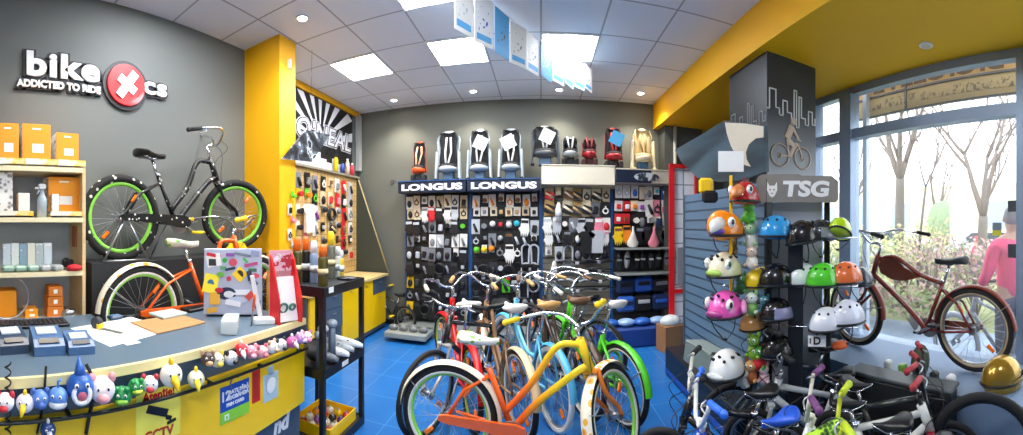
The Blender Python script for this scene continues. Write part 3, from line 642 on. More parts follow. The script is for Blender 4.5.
text('lettering', 'nd', white_ink, ct, (.324, at(281, 432, X=-1.575).y-.7, .335), .15, RL, bold=.006, shear=.2)

# objects on the counter
def on(px, py, z=CT): q = at(px, py, Z=z); return (q.x, q.y, z)
def keyboard():
    t = thing('keyboard', 'black computer keyboard behind the card terminals on the counter', 'keyboard', on(33, 326), 0); MB().box((0, 0, .012), (.15, .46, .02), bev=.005).build('keyboard_body', black_pl, t)
    k = MB()
    for i in range(5):
        for j in range(14): k.box((-.055+i*.027, -.2+j*.031, .026), (.021, .025, .008))
    k.build('key_field', mat('key_black', '2d2f33', .5), t)
keyboard()
term_b = mat('terminal_blue', '4c6f9b', .35); term_d = mat('terminal_dark', '31435a', .35)
for px, py, m, rz, lab, s in ((12, 352, term_d, .1, 'dark blue card terminal nearest the left edge of the counter', 1.0), (49, 353, term_b, -.05, 'blue card terminal in the middle of the three, with paper roll', 1.05), (82, 353, term_b, -.1, 'low blue card terminal right of the other two terminals', .9)):
    t = thing('card_terminal', lab, 'card terminal', (on(px, py)[0]-.06, on(px, py)[1], CT), rz, scale=s)
    MB().prism([(-.11, 0), (.10, 0), (.10, .045), (.06, .07), (-.08, .095 if s > .95 else .07), (-.11, .08)], (0, .075, 0), (1, 0, 0), (0, 0, 1), .15).build('terminal_body', m, t)
    MB().box((-.02, 0, .088 if s > .95 else .074), (.08, .1, .008), (0, .13, 0)).build('paper_lid', mat('terminal_lid', 'cfd9e4', .4), t)
    MB().box((.075, 0, .066), (.03, .1, .006), (0, .6, 0)).build('keypad', black_pl, t)
def flat(name, label, cat, px, py, sx, sy, h, rz, m, z=CT, dx=0):
    q = on(px, py, z); o = MB().box((0, 0, h/2), (sx, sy, h), bev=min(.004, h*.4)).build(name, m, loc=(q[0]+dx, q[1], z), rot=(0, 0, rz)); return tag(o, label, cat)
flat('paper_sheet', 'large white paper sheet lying under the tape measure', 'paper', 122, 330, .42, .5, .003, .25, paper)
flat('paper_sheet', 'small white sheet half over the front counter edge', 'paper', 128, 341, .13, .09, .002, .1, paper, CT+.004)
flat('paper_folder', 'brown cardboard folder with papers in front of the laptop', 'folder', 168, 324, .30, .40, .012, .1, mat('kraft_folder', 'b98c5c', .7))
flat('tablet', 'pale green and white book lying on the brown folder', 'book', 168, 315, .17, .22, .018, .12, mat('mint_cover', 'b7d0cb', .4), CT+.0125)
flat('document_tray', 'flat black tray between the folder and the laptop', 'tray', 196, 309, .16, .26, .025, .1, black_pl)
t = thing('tape_measure', 'black and yellow tape measure on the white paper sheet', 'tape measure', on(97, 328, CT+.003), .5); MB().tube([(0, -.02, .035), (0, .02, .035)], .036, 18).build('case', mat('measure_dark', '3a3d42', .4), t); MB().box((.025, 0, .018), (.03, .043, .034), bev=.004).build('yellow_band', yell, t); MB().box((.12, 0, .008), (.16, .02, .003)).build('blade', mat('grey_blade', '6f756f', .5), t)
t = thing('mobile_phone', 'dark blue flip phone behind the tape measure', 'phone', on(115, 319, CT+.003), .2); MB().box((0, 0, .014), (.07, .1, .026), bev=.008).build('phone_body', mat('phone_navy', '24405e', .3), t); MB().box((.0, 0, .028), (.04, .06, .002)).build('screen', mat('phone_screen', '6b8fb0', .1), t)
# laptop with stickers, seen from behind
q = on(233, 317); lt = thing('laptop', 'silver laptop seen from behind, lid covered with colourful stickers', 'laptop', (q[0], q[1], CT), .84)
MB().box((0, .14, .012), (.38, .26, .02), bev=.004).build('laptop_base', mat('laptop_dark', '2c2e33', .4), lt)
lid = MB().box((0, .03, .25), (.42, .012, .47), (-.12, 0, 0), bev=.004).build('laptop_lid', mat('laptop_silver', 'b9bfd3', .3, .3), lt)
stk = [(-.14, .40, .085, .075, 'e9e5e0', 'box'), (-.145, .385, .05, .04, '2a2b2f', 'box'), (-.14, .435, .085, .02, 'c8283a', 'box'), (-.06, .40, .03, .03, '43b04a', 'o'), (.0, .385, .05, .045, 'e2566a', 'o'), (.07, .44, .1, .014, '6d7486', 'box'), (.05, .30, .095, .095, 'f6c917', 'dia'),
       (.05, .30, .04, .05, '3a3320', 'o'), (-.16, .235, .085, .11, 'f0dc3a', 'box'), (-.16, .235, .04, .05, '3f79a8', 'o'), (-.13, .13, .06, .07, 'e0a83a', 'box'), (-.045, .165, .11, .075, '27324f', 'o'), (-.03, .16, .06, .04, 'e6e8ee', 'o'), (.06, .175, .1, .03, 'dfe6f0', 'box'), (.03, .12, .12, .04, 'c5d3ea', 'o'),
       (.13, .37, .08, .018, 'b4447a', 'box'), (.14, .33, .05, .02, '3b6d54', 'box'), (-.03, .27, .03, .03, 'd9465c', 'o'), (.15, .24, .06, .05, '5a6b86', 'dia'), (-.07, .345, .035, .02, '5f9e6a', 'box'), (.16, .45, .05, .03, '8a93b5', 'box'), (.12, .15, .05, .07, 'c9463a', 'dia')]
stk += [(-.02, .44, .05, .02, '8a4fa0', 'box'), (-.09, .30, .05, .03, '6fb04a', 'o'), (.12, .29, .03, .06, '2b3244', 'box'), (-.1, .19, .05, .03, 'c8283a', 'o'), (.0, .10, .09, .03, 'e3e4ea', 'box'), (-.15, .05, .06, .03, 'e0a83a', 'box'), (.16, .29, .05, .03, 'e2566a', 'o'), (.17, .09, .04, .05, '4b70b0', 'box'), (-.02, .34, .06, .016, '27324f', 'box'), (.09, .40, .05, .02, '43b04a', 'dia')]
for n, (x, z, w, h, c, sh_) in enumerate(stk):
    w, h = w*1.22, h*1.22
    b = MB(); y = .03+(z-.25)*.12-.0075-.0004*n-.0; pc = mat('sticker_'+c, c, .4, noise=0)
    if sh_ == 'box': b.box((x, y, z), (w, .0012, h), (-.12, (n % 3-1)*.2, 0))
    elif sh_ == 'dia': b.box((x, y, z), (w*.72, .0012, h*.72), (-.12, .785, 0))
    else: b.tube([(x, y-.0006, z), (x, y+.0006, z)], 1.0, 16, flat=(h/2, w/2))
    b.build('sticker', pc, lt)
# leaflet stand
q = on(283, 319); ls = thing('leaflet_stand', 'red and white cardboard leaflet stand at the end of the counter', 'leaflet stand', (q[0]-.0, q[1]-.02, CT), 1.22)
MB().prism([(-.13, 0), (.0, 0), (.0, .46), (-.03, .42), (-.13, .16)], (-.09, 0, 0), (0, 1, 0), (0, 0, 1), .012).build('side_panel', mat('leaflet_red', 'e3151b', .4), ls)
MB().prism([(-.13, 0), (.0, 0), (.0, .46), (-.03, .42), (-.13, .16)], (.08, 0, 0), (0, 1, 0), (0, 0, 1), .012).build('side_panel', mat('leaflet_red', 'e3151b', .4), ls)
MB().box((0, .006, .23), (.18, .012, .5)).build('back_panel', mat('leaflet_pink', 'e6a9b4', .5), ls); MB().box((0, -.06, .155), (.155, .012, .3), (-.22, 0, 0)).build('front_card', paper, ls)
MB().torus((-.03, -.084, .1), (0, 1, .2), .03, .009, 18, 6).torus((.04, -.084, .1), (0, 1, .2), .02, .009, 18, 6).build('printed_emblem', mat('leaflet_green', '4b7a6a', .5), ls); MB().box((0, -.02, .40), (.14, .004, .12)).build('printed_picture', patterned('leaflet_photo', [(0, 'c22a3a'), (.45, 'e8b9c0'), (.6, 'f3e9e9'), (1, '4a3036')], 'noise', 18, .5), ls)
# clear box with cards
q = on(230, 333); cb = thing('card_box', 'clear acrylic box of business cards in front of the laptop', 'card box', (q[0]-.03, q[1]+.03, CT), .74)
MB().box((0, 0, .045), (.10, .19, .085), bev=.004).build('acrylic_box', mat('frosted_acrylic', 'dbe6ee', .15, alpha=.55, noise=0), cb)
for k in range(4): MB().box((0, -.07+.045*k, .04), (.09, .035, .07)).build('card_stack', paper, cb)
q = on(247, 327); t = thing('scissors', 'orange handled scissors standing beside the card box', 'scissors', (q[0], q[1]+.04, CT), .7, rot=(.25, .12, .7)); MB().tube([(0, 0, .0), (0, 0, .13)], .006, 6).build('blade', steel, t); MB().tube([(0, 0, .11), (0, .012, .17), (0, .0, .22)], .009, 6).build('handle', mat('orange_handle', 'f0641c', .4), t)
q = on(265, 322); t = thing('phone_stand', 'white angled phone stand between the card box and the red leaflet stand', 'stand', (q[0]+.02, q[1]-.03, CT), .84); MB().box((0, 0, .02), (.14, .08, .04), bev=.006).build('stand_foot', white_pl, t); MB().box((-.05, .03, .17), (.03, .014, .30), (0, -.2, 0), bev=.003).build('support_arm', white_pl, t)

# ------------------------------------------------------------------ horns hanging on the rail
eye_w = mat('eye_white', 'fbfbf8', .3, noise=0); pupil = mat('eye_black', '0d0d0f', .2, noise=0)
def horn(label, px, py, body, second=None, kind='ear', s=1.0, cat='bicycle horn', rz=0.0, X=-1.485):
    q = at(px, py, X=X); bm_ = mat('toy_'+body, body, .35, coat=.2); sm_ = mat('toy_'+(second or body), second or body, .35, coat=.2)
    t = thing('animal_horn', label, cat, (q.x, q.y, q.z), rz, 'animal bicycle horns on the counter rail', scale=s)
    MB().ell((0, 0, 0), (.04, .043, .042), 14, 10).build('head', bm_, t)
    MB().cyl((-.03, 0, -.01), (-.075, 0, -.02), .014, .011).torus((-.07, 0, -.02), (0, 1, 0), .014, .006, 12, 6).build('clamp', black_pl, t)
    for y in (-.016, .016): MB().ell((.034, y, .014), (.006, .007, .008), 8, 6).build('eye', eye_w, t); MB().ell((.039, y, .014), (.003, .004, .005), 6, 5).build('pupil', pupil, t)
    if kind == 'ear':
        for y in (-.032, .032): MB().ell((0, y, .036), (.012, .014, .018), 8, 6).build('ear', sm_, t)
        MB().ell((.04, 0, -.013), (.018, .022, .015), 10, 6).build('snout', sm_, t)
    elif kind == 'beak': MB().tube([(.03, 0, -.002), (.055, 0, -.012), (.075, 0, -.03)], [.018, .014, .003], 8).build('beak', sm_, t); MB().ell((-.0, .0, .045), (.015, .01, .018), 8, 6).build('crest', sm_, t)
    elif kind == 'shark':
        MB().tube([(0, 0, .035), (-.008, 0, .06), (-.02, 0, .085)], [.02, .012, .002], 8).build('fin', bm_, t); MB().torus((.032, 0, -.012), (1, 0, .2), .024, .008, 18, 6).build('mouth', eye_w, t); MB().ell((.038, 0, -.014), (.006, .014, .014), 8, 6).build('inner_face', sm_, t)
    elif kind == 'whale': MB().tube([(0, 0, .04), (0, 0, .065), (0, .012, .075)], [.006, .005, .008], 6).build('spout', bm_, t); MB().ell((.008, 0, -.022), (.038, .042, .022), 12, 6).build('belly', sm_, t)
    elif kind == 'frog':
        for y in (-.022, .022): MB().ell((.02, y, .036), (.014, .014, .014), 8, 6).build('eye_bump', bm_, t)
        MB().ell((.03, 0, -.01), (.02, .03, .012), 10, 6).build('mouth', sm_, t)
    return t
hs = [('white horn with a red nose at left end of the rail', 5, 402, 'f1eef0', 'd02a34', 'ear'), ('purple and yellow bird horn on the rail', 25, 403, 'ece6ee', 'f4cf2c', 'beak'), ('small blue hippo horn between the bird and the whale', 40, 399, '5b86cf', '3f66b5', 'ear'),
      ('light blue whale horn with a white belly', 58, 397, '6c9be0', 'f1f1ee', 'whale'), ('large blue shark horn with open white mouth', 80, 386, '2d63b8', 'd76a7c', 'shark'), ('large white bear horn next to the blue shark', 102, 389, 'f2eeee', 'e8a0a6', 'ear'),
      ('dark green turtle horn right of the white bear', 122, 396, '1f8c4a', '8cc63a', 'frog'), ('small green frog horn above the warning sign', 136, 387, '2c9c4c', 'cfd83c', 'frog'), ('red and white cow horn above the warning sign', 150, 384, 'f0eeee', 'cf2a36', 'ear'),
      ('large white duck horn with yellow beak', 171, 375, 'f7f5ea', 'f4c81c', 'beak'), ('white and yellow chick horn next to the duck', 196, 379, 'f3efcf', 'f7d92a', 'beak'), ('dark brown horse horn on the rail', 208, 359, '4a3630', 'c8a27a', 'ear'), ('cream puppy horn behind the dark brown horse', 217, 360, 'e9dcc0', 'f0d046', 'ear'),
      ('black and white panda horn on the rail', 231, 358, 'e8e4e0', '1f1c1e', 'ear'), ('red bird horn with white beak', 241, 350, 'd02030', 'f0eded', 'beak'), ('pink piglet horn next to the red bird', 251, 352, 'ef8fa0', 'f4b6c0', 'ear'), ('rose coloured pig horn right of the piglet', 262, 352, 'f2a9b0', 'd8707f', 'ear'),
      ('white mouse horn with beige nose', 272, 347, 'f0ebe4', 'cfae88', 'ear'), ('white rabbit horn above the clear bag', 281, 345, 'f3f0ee', '2a2a2e', 'ear'), ('magenta bird horn near the counter end', 292, 342, 'd65a9a', 'f3e6ee', 'beak'), ('lilac elephant horn near the counter end', 300, 338, 'cf9ad0', 'e8cfe6', 'ear'), ('white and pink horn hanging at the counter end', 307, 337, 'f3e4ea', 'e784ac', 'ear')]
BIG = {4: 1.55, 5: 1.5, 9: 1.45, 6: 1.15, 3: 1.1, 10: 1.15}
for i, (l, x, y, c, c2, k) in enumerate(hs): horn(l, x, y, c, c2, k, .9*BIG.get(i, 1.0), rz=RNG.uniform(-.5, .2))
t = horn('small black and white penguin toy dangling from a cord below the rail', 48, 430, '24407a', 'f0f0ee', 'beak', .8, 'toy')
def cord(label, pts, r, m, cat='cord', name='coiled_cord'): o = MB().tube(bez(pts, 40), r, 6).build(name, m); tag(o, label, cat)
def coil(x, y0, y1, X=-1.52, n=7, amp=.012):
    a, b = at(x, y0, X=X), at(x, y1, X=X); N = n*10
    return MB().tube([a.lerp(b, i/N)+Vector((amp*math.sin(i/N*n*2*PI), amp*math.cos(i/N*n*2*PI), 0)) for i in range(N+1)], .004, 6)
tag(coil(8, 362, 434).build('coiled_cord', black_pl), 'coiled black telephone cord hanging over the counter front at left edge', 'cord')
cord('thin black cable hanging from the middle card terminal', [at(46, 366, X=-1.55), at(45, 382, X=-1.53), at(43, 405, X=-1.53), at(37, 434, X=-1.53)], .006, black_pl, name='hanging_cable')
cord('black cable hanging from the right card terminal', [at(86, 364, X=-1.55), at(92, 376, X=-1.53), at(95, 392, X=-1.53), at(90, 412, X=-1.53), at(86, 434, X=-1.53)], .009, black_pl, name='hanging_cable')
# signs stuck on the counter front
def plate(name, label, cat, x0, x1, y0, y1, m, X=-1.54, th=.004):
    a, b = at(x0, y0, X=X), at(x1, y1, X=X); xm = (x0+x1)/2; zt = at(xm, y0, X=X).z; zb = at(xm, y1, X=X).z
    t = thing(name, label, cat, (X, (a.y+b.y)/2, (zt+zb)/2)); w, h = abs(b.y-a.y), zt-zb
    MB().box((0, 0, 0), (th, w, h)).build('sign_plate', m, t); return t, w, h
t, w, h = plate('warning_sign', 'yellow camera surveillance warning sign on the counter front', 'sign', 136, 180, 388, 441, mat('sign_yellow', 'f8ec5a', .4))
text('heading', 'Atenţie!', red_ink, t, (.004, 0, h*.38), .055, RL, bold=.0012); text('lettering', 'CCTV', mat('dark_red_ink', 'b5331d', .5), t, (.004, 0, -h*.36), .062, RL, bold=.0015)
MB().box((.005, -.01, .02), (.006, .12, .038), (-.4, 0, 0)).box((.005, .055, -.028), (.006, .03, .02), (-.4, 0, 0)).box((.005, .07, -.05), (.006, .05, .012), (.2, 0, 0)).build('camera_pictogram', black_ink, t)
t, w, h = plate('instalment_sign', 'blue and green bag shaped sign with large 12 hanging on the counter front', 'sign', 220, 249, 383, 419, mat('sign_blue', '1f50b4', .35))
MB().box((.001, 0, -h*.34), (.005, w, h*.32)).build('green_band', mat('sign_green', '8fd431', .35), t); MB().torus((0, 0, h*.5), (1, 0, 0), .035, .005, 16, 6, a0=0, a1=PI).build('carry_handle', mat('grey_lace', '60687a', .5), t)
text('number', '12', white_ink, t, (.004, -w*.33, h*.22), .075, RL, bold=.002); text('lettering', 'RATE FĂRĂ', white_ink, t, (.004, w*.13, h*.29), .03, RL, bold=.001); text('lettering', 'DOBÂNDĂ', white_ink, t, (.004, w*.13, h*.14), .03, RL, bold=.001); text('lettering', 'PRIN CARD', white_ink, t, (.004, 0, -h*.03), .026, RL, bold=.001)
MB().box((.005, -w*.3, -h*.34), (.003, .03, .03)).build('emblem', white_ink, t); MB().box((.007, -w*.3, -h*.34), (.003, .012, .02)).build('emblem_mark', mat('sign_green', '8fd431', .35), t)
t, w, h = plate('red_card', 'narrow red card between the blue sign and the clear bag', 'card', 252, 260, 369, 402, mat('red_card', 'd3221f', .4)); MB().box((.003, 0, 0), (.002, w*.4, h*.7)).build('printed_text_block', mat('dark_red_ink', 'b5331d', .5), t)
t, w, h = plate('plastic_bag', 'clear plastic bag with white leaflet hanging below the rabbit horn', 'bag', 263, 278, 373, 400, mat('bag_film', 'bcd3dc', .2)); MB().ell((.006, 0, h*.05), (.006, w*.33, h*.3), 12, 8).build('white_leaflet', paper, t); MB().box((0, 0, h*.6), (.004, w*.35, h*.3)).build('hanging_tab', mat('bag_film', 'bcd3dc', .2), t)

# ------------------------------------------------------------------ black rack at the end of the counter
rk = thing('metal_rack', 'black metal rack with three shelves at the end of the counter', 'rack', (-1.65, 2.39, 0)); RX, RY = .22, .285
for x in (-RX, RX):
    for y in (-RY, RY): MB().box((x, y, .605), (.035, .035, 1.21)).build('post', black_pl, rk)
RZ = (1.21, .64, .07)
for z in RZ:
    o = MB().box((0, 0, z-.02), (.47, .60, .03)).build('shelf_board', mat('rack_grey_black', '2b3036', .4), rk)
    e = MB()
    for a, b, c, d in ((0, .30, .47, .012), (0, -.30, .47, .012), (.235, 0, .012, .6), (-.235, 0, .012, .6)): e.box((a, b, z-.03), (c, d, .07))
    e.build('shelf_rim', black_pl, o)
q = at(345, 362, X=-1.41); MB().box((.242, q.y-2.39, .61), (.004, .09, .035)).build('price_label', paper, rk)
q = at(331, 287, X=-1.41); MB().box((.242, q.y-2.39, 1.19), (.004, .06, .04)).build('price_label', paper, rk)
def can(label, px, pyb, h, r, body, capc, name='spray_can', cat='spray can', z=1.225, neck=False):
    q = at(px, pyb, Z=z); t = thing(name, label, cat, (max(-1.86, min(-1.45, q.x)), max(2.13, min(2.66, q.y)), z-.028))
    MB().tube([(0, 0, 0), (0, 0, .01), (0, 0, h*.66), (0, 0, h*.72)], [r*.95, r, r, r*.75], 16).build('can_body', mat('can_'+body, body, .3, .2), t)
    MB().tube([(0, 0, h*.70), (0, 0, h*.72), (0, 0, h*.95), (0, 0, h)], [r*.6, r*.85, r*.8, r*.5], 16).build('cap', mat('cap_'+capc, capc, .35), t)
    MB().torus((0, 0, h*.35), (0, 0, 1), r*1.0, .003, 16, 4, flat=(1, 9)).build('printed_label', mat('canlabel_'+body, 'c9b98a' if body[0] in '456' else 'd8dde2', .5), t)
can('olive spray can with orange cap at left end of the rack top', 297, 281, .36, .036, '4b4a1c', 'f2711c'); can('black spray can with orange cap, second from the left on the rack', 306, 279, .36, .034, '23241f', 'ef6d1a')
can('white and blue spray can between the orange capped cans', 314, 280, .33, .033, '8fa3c4', 'e7ecf2'); can('olive spray can with orange cap right of the white can', 323, 283, .31, .038, '55501f', 'ee7424'); can('grey spray can with bright yellow cap on the rack', 331, 276, .40, .036, '6a6a5e', 'fbd21a')
can('white bottle with pale cap on the rack top', 338, 275, .27, .03, 'dfe3dc', 'f2f4f2', 'oil_bottle', 'bottle'); can('yellow bottle with white cap at right of the rack top', 345, 274, .24, .028, 'e2c23a', 'f0f2ee', 'oil_bottle', 'bottle'); can('orange brown bottle behind the yellow bottle', 350, 271, .21, .028, 'b26a2c', 'ead9b8', 'oil_bottle', 'bottle')
t = thing('sunglasses_case', 'flat black case lying at right end of the rack top', 'case', (-1.50, 2.56, 1.197), .3); MB().ell((0, 0, .02), (.09, .05, .02), 16, 8).build('case_body', black_pl, t)
o = MB().box((0, 0, .02), (.3, .16, .03), (0, 0, 0), bev=.005).build('plastic_bag', mat('bag_film', 'bcd3dc', .2), loc=(-1.66, 2.2, 1.197), rot=(0, 0, .1)) if False else None
# middle rack shelf
for k, (px, py, h) in enumerate(((317, 372, .22), (323, 366, .25), (332, 360, .26))):
    q = at(px, py, Z=.64); t = thing('hand_pump', ['left', 'middle', 'right'][k]+' grey blue pump standing upright on the middle rack shelf', 'pump', (max(-1.84, min(-1.47, q.x)), max(2.13, min(2.6, q.y)), .636))
    MB().cyl((0, 0, 0), (0, 0, h), .03, .026, 14).build('barrel', mat('pump_grey', '6d7c8c', .35, .3), t); MB().ell((0, 0, h+.02), (.042, .042, .03), 14, 8).build('pump_head', mat('pump_head', 'aeb8c0', .3), t)
def shoe(label, loc, rz, c, s=1.0):
    t = thing('cycling_shoe', label, 'shoe', loc, rz, scale=s); b = MB(); rings = []; n = 10
    for i in range(n+1):
        u = i/n; x = -.12+.24*u; w = .034+.01*math.sin(u*PI)-.012*u**4; hh = .075*(1-u)**.7*(1 if u < .35 else 1)+.03
        rings.append([(x, w*math.cos(a)*1.0, .012+max(0, .5+.5*math.sin(a))*hh) for a in [2*PI*k/12 for k in range(12)]])
    vs = [p for r in rings for p in r]; b.add(vs, [(i*12+k, (i+1)*12+k, (i+1)*12+(k+1) % 12, i*12+(k+1) % 12) for i in range(n) for k in range(12)]+[tuple(range(12)), tuple(reversed(range(n*12, n*12+12)))], True)
    b.build('upper', mat('shoe_'+c, c, .5), t); MB().ell((0, 0, .012), (.125, .042, .012), 16, 5).build('sole', black_rub, t)
    for k in range(3): MB().box((.0+.03*k, 0, .078-.014*k), (.014, .066, .008), bev=.002).build('strap', dark_met, t)
shoe('white and grey cycling shoe nearest the rack corner on the middle shelf', (-1.50, 2.58, .64), .4, 'd9dde0'); shoe('grey cycling shoe second from the rack corner', (-1.52, 2.47, .64), .3, 'a9b0b6'); shoe('white cycling shoe with dark straps, third from the rack corner', (-1.50, 2.36, .64), .35, 'e4e6e6'); shoe('dark grey cycling shoe at near end of the middle rack shelf', (-1.52, 2.24, .64), .2, '6b7278')
# bottom: tray of bells
t = thing('display_tray', 'yellow cardboard tray of bells on the bottom rack shelf', 'tray', (-1.62, 2.42, .067))
MB().box((0, 0, .006), (.34, .38, .012)).build('tray_floor', cy, t)
e = MB()
for a, b, c, d in ((0, .19, .34, .008), (0, -.19, .34, .008), (.17, 0, .008, .38), (-.17, 0, .008, .38)): e.box((a, b, .045), (c, d, .09))
e.build('tray_side', cy, t)
bc = ['e8641c', 'f3f1ee', '6b3f8c', 'd8342c', 'f5a11c', 'e9e6e2', '2b2b30', 'f0c81c', 'f3efea', '9a5fb0', 'e8641c', 'f1eeee', 'd8342c', 'f3f1ee', 'f5a11c', '6b3f8c']
rowsn = ['first', 'second', 'third', 'fourth']
for k, c in enumerate(bc):
    i, j = divmod(k, 4); t = thing('bicycle_bell', {'e8641c': 'orange', 'f3f1ee': 'white', '6b3f8c': 'purple', 'd8342c': 'red', 'f5a11c': 'amber', 'e9e6e2': 'white', '2b2b30': 'black', 'f0c81c': 'yellow', 'f3efea': 'white', '9a5fb0': 'lilac', 'f1eeee': 'white'}[c]+f' bell in the yellow tray, {rowsn[i]} row from the right, {rowsn[j]} from the near end', 'bell', (-1.50-.08*i, 2.29+.087*j, .08), 0, 'bells in the yellow tray')
    MB().ell((0, 0, .03), (.034, .034, .03), 12, 6).build('bell_dome', mat('bell_'+c, c, .25, coat=.4), t); MB().cyl((0, 0, 0), (0, 0, .066), .012).build('bell_base', steel, t)

# ------------------------------------------------------------------ workshop corner: mural, pegboard, cabinets
mu = thing('wall_mural', 'black and white sunburst mural with block lettering high on the rear left wall', 'mural', (-3.05, 4.25, 2.95))
MB().box((.01, 0, 0), (.015, 2.2, 1.08)).build('mural_board', mat('mural_black', '15161a', .4), mu)
wi = mat('mural_white', 'dcdde0', .45, noise=.02)
rays = MB(); cyy, czz = .15, -.08
for k in range(9):
    a = .25+k*.33; da = .075; r1 = 1.15
    def rc(an, r):
        y, z = cyy+r*math.cos(an), czz+r*math.sin(an); kx = 1.0
        if abs(z) > .53: kx = min(kx, (.53-czz)/max(1e-6, (z-czz)))
        if y > 1.09: kx = min(kx, (1.09-cyy)/(y-cyy))
        if y < -1.09: kx = min(kx, (-1.09-cyy)/(y-cyy))
        return (cyy+(y-cyy)*kx, czz+(z-czz)*kx)
    rays.prism([rc(a-da*.4, .25), rc(a-da, r1), rc(a+da, r1), rc(a+da*.4, .25)], (.018, 0, 0), (0, 1, 0), (0, 0, 1), .003)
rays.build('ray_print', wi, mu)
cty = MB()
hts = [.16, .22, .18, .27, .2, .15, .24, .3, .22, .18, .26, .2, .15, .22]
for k, hh in enumerate(hts): cty.box((.02, -1.02+k*.157, -.54+hh/2), (.004, .15, hh))
cty.build('city_print', wi, mu)
chk = MB()
for i in range(10):
    for j in range(3):
        if (i+j) % 2: chk.box((.0245, .35+i*.07, -.28+j*.06), (.004, .07, .06))
chk.build('checker_print', mat('mural_black', '15161a', .4), mu)
for nm, m_, off, bo in (('letter_backing', wi, .028, .03), ('letter_outline', mat('mural_black', '15161a', .4), .032, .018), ('lettering', wi, .036, .004)): text(nm, "O'NEAL", m_, mu, (off, 1.0, .02), .37, RL, bold=bo, sx=1.08, shear=.2, align='RIGHT', space=1.08)
# hanging photo board on the pier corner
P4 = [at(305, 130, X=-2.36), at(329, 135, X=-2.36), at(311, 162, X=-2.36), at(281, 159, X=-2.36)]
t = thing('photo_board', 'tilted dark photo board of parts beside the yellow pier, below the mural', 'photo board', P4[0]); c0 = sum(P4, Vector())/4
b = MB(); vs = [p-P4[0] for p in P4]; b.add(vs+[v+Vector((.015, 0, 0)) for v in vs], [(0, 1, 2, 3), (7, 6, 5, 4), (0, 4, 5, 1), (1, 5, 6, 2), (2, 6, 7, 3), (3, 7, 4, 0)]); b.tube([(.005, .05, -.03), (.005, .1, .3), (.005, .12, CEIL-P4[0].z)], .002, 4); b.build('board', patterned('photo_print', [(0, '15171b'), (.38, '30343a'), (.5, '5c646e'), (.58, 'b9c3cc'), (.64, '22252a'), (1, '14161a')], 'noise', 9, .35), t)
# pegboard bay
pb = thing('pegboard_bay', 'tan pegboard with side panel over the yellow cabinets in rear left corner', 'pegboard', (-3.02, 4.3, .88))
MB().box((.0, .05, .78), (.02, 2.2, 1.56)).build('pegboard', grid_mat('pegboard_tan', 'd8b273', '9c7a48', .09, .09, 0, 0, .004, .6, .06, 3, axes=(1, 2)), pb)
MB().box((.03, .05, 1.57), (.07, 2.24, .03)).build('top_rail', mat('rail_grey', 'a29c88', .4, .3), pb)
MB().prism([(0.0, 0), (.60, 0), (.03, 1.58), (0.0, 1.58)], (.0, 1.17, -.01), (1, 0, 0), (0, 0, 1), .02).build('side_panel', mat('panel_grey_green', '363d36', .6), pb)
MB().tube([(.605, 1.16, 0), (.03, 1.16, 1.58)], .012, 6).build('panel_edging', mat('edging_tan', 'b9a878', .5), pb)
cb_ = thing('base_cabinet_row', 'row of yellow and grey base cabinets with wood worktop along the rear left wall', 'cabinet', (-2.72, 4.3, 0))
MB().box((0, .03, .43), (.56, 2.1, .78)).build('carcass', slate, cb_); MB().box((.01, .03, .855), (.64, 2.14, .035)).build('worktop', mat('worktop_cream', 'dfc789', .4), cb_); MB().box((-.02, .03, .04), (.5, 2.08, .08)).build('plinth', black_pl, cb_)
def front(n, y0, y1, z0, z1, m):
    o = MB().box((.29, (y0+y1)/2-4.3, (z0+z1)/2), (.02, y1-y0-.01, z1-z0-.01)).build(n, m, cb_); MB().tube([(.315, (y0+y1)/2-4.34, z1-.06), (.315, (y0+y1)/2-4.26, z1-.06)], .006, 6).build('handle', steel, o)
front('door', 4.02, 4.45, .1, .83, cy); front('door', 4.45, 4.9, .1, .83, cy); front('drawer', 4.9, 5.36, .6, .83, slate); front('door', 4.9, 5.36, .1, .6, cy); front('drawer', 3.6, 4.02, .62, .83, slate); front('drawer', 3.6, 4.02, .36, .62, slate); front('door', 3.3, 3.6, .1, .83, cy)
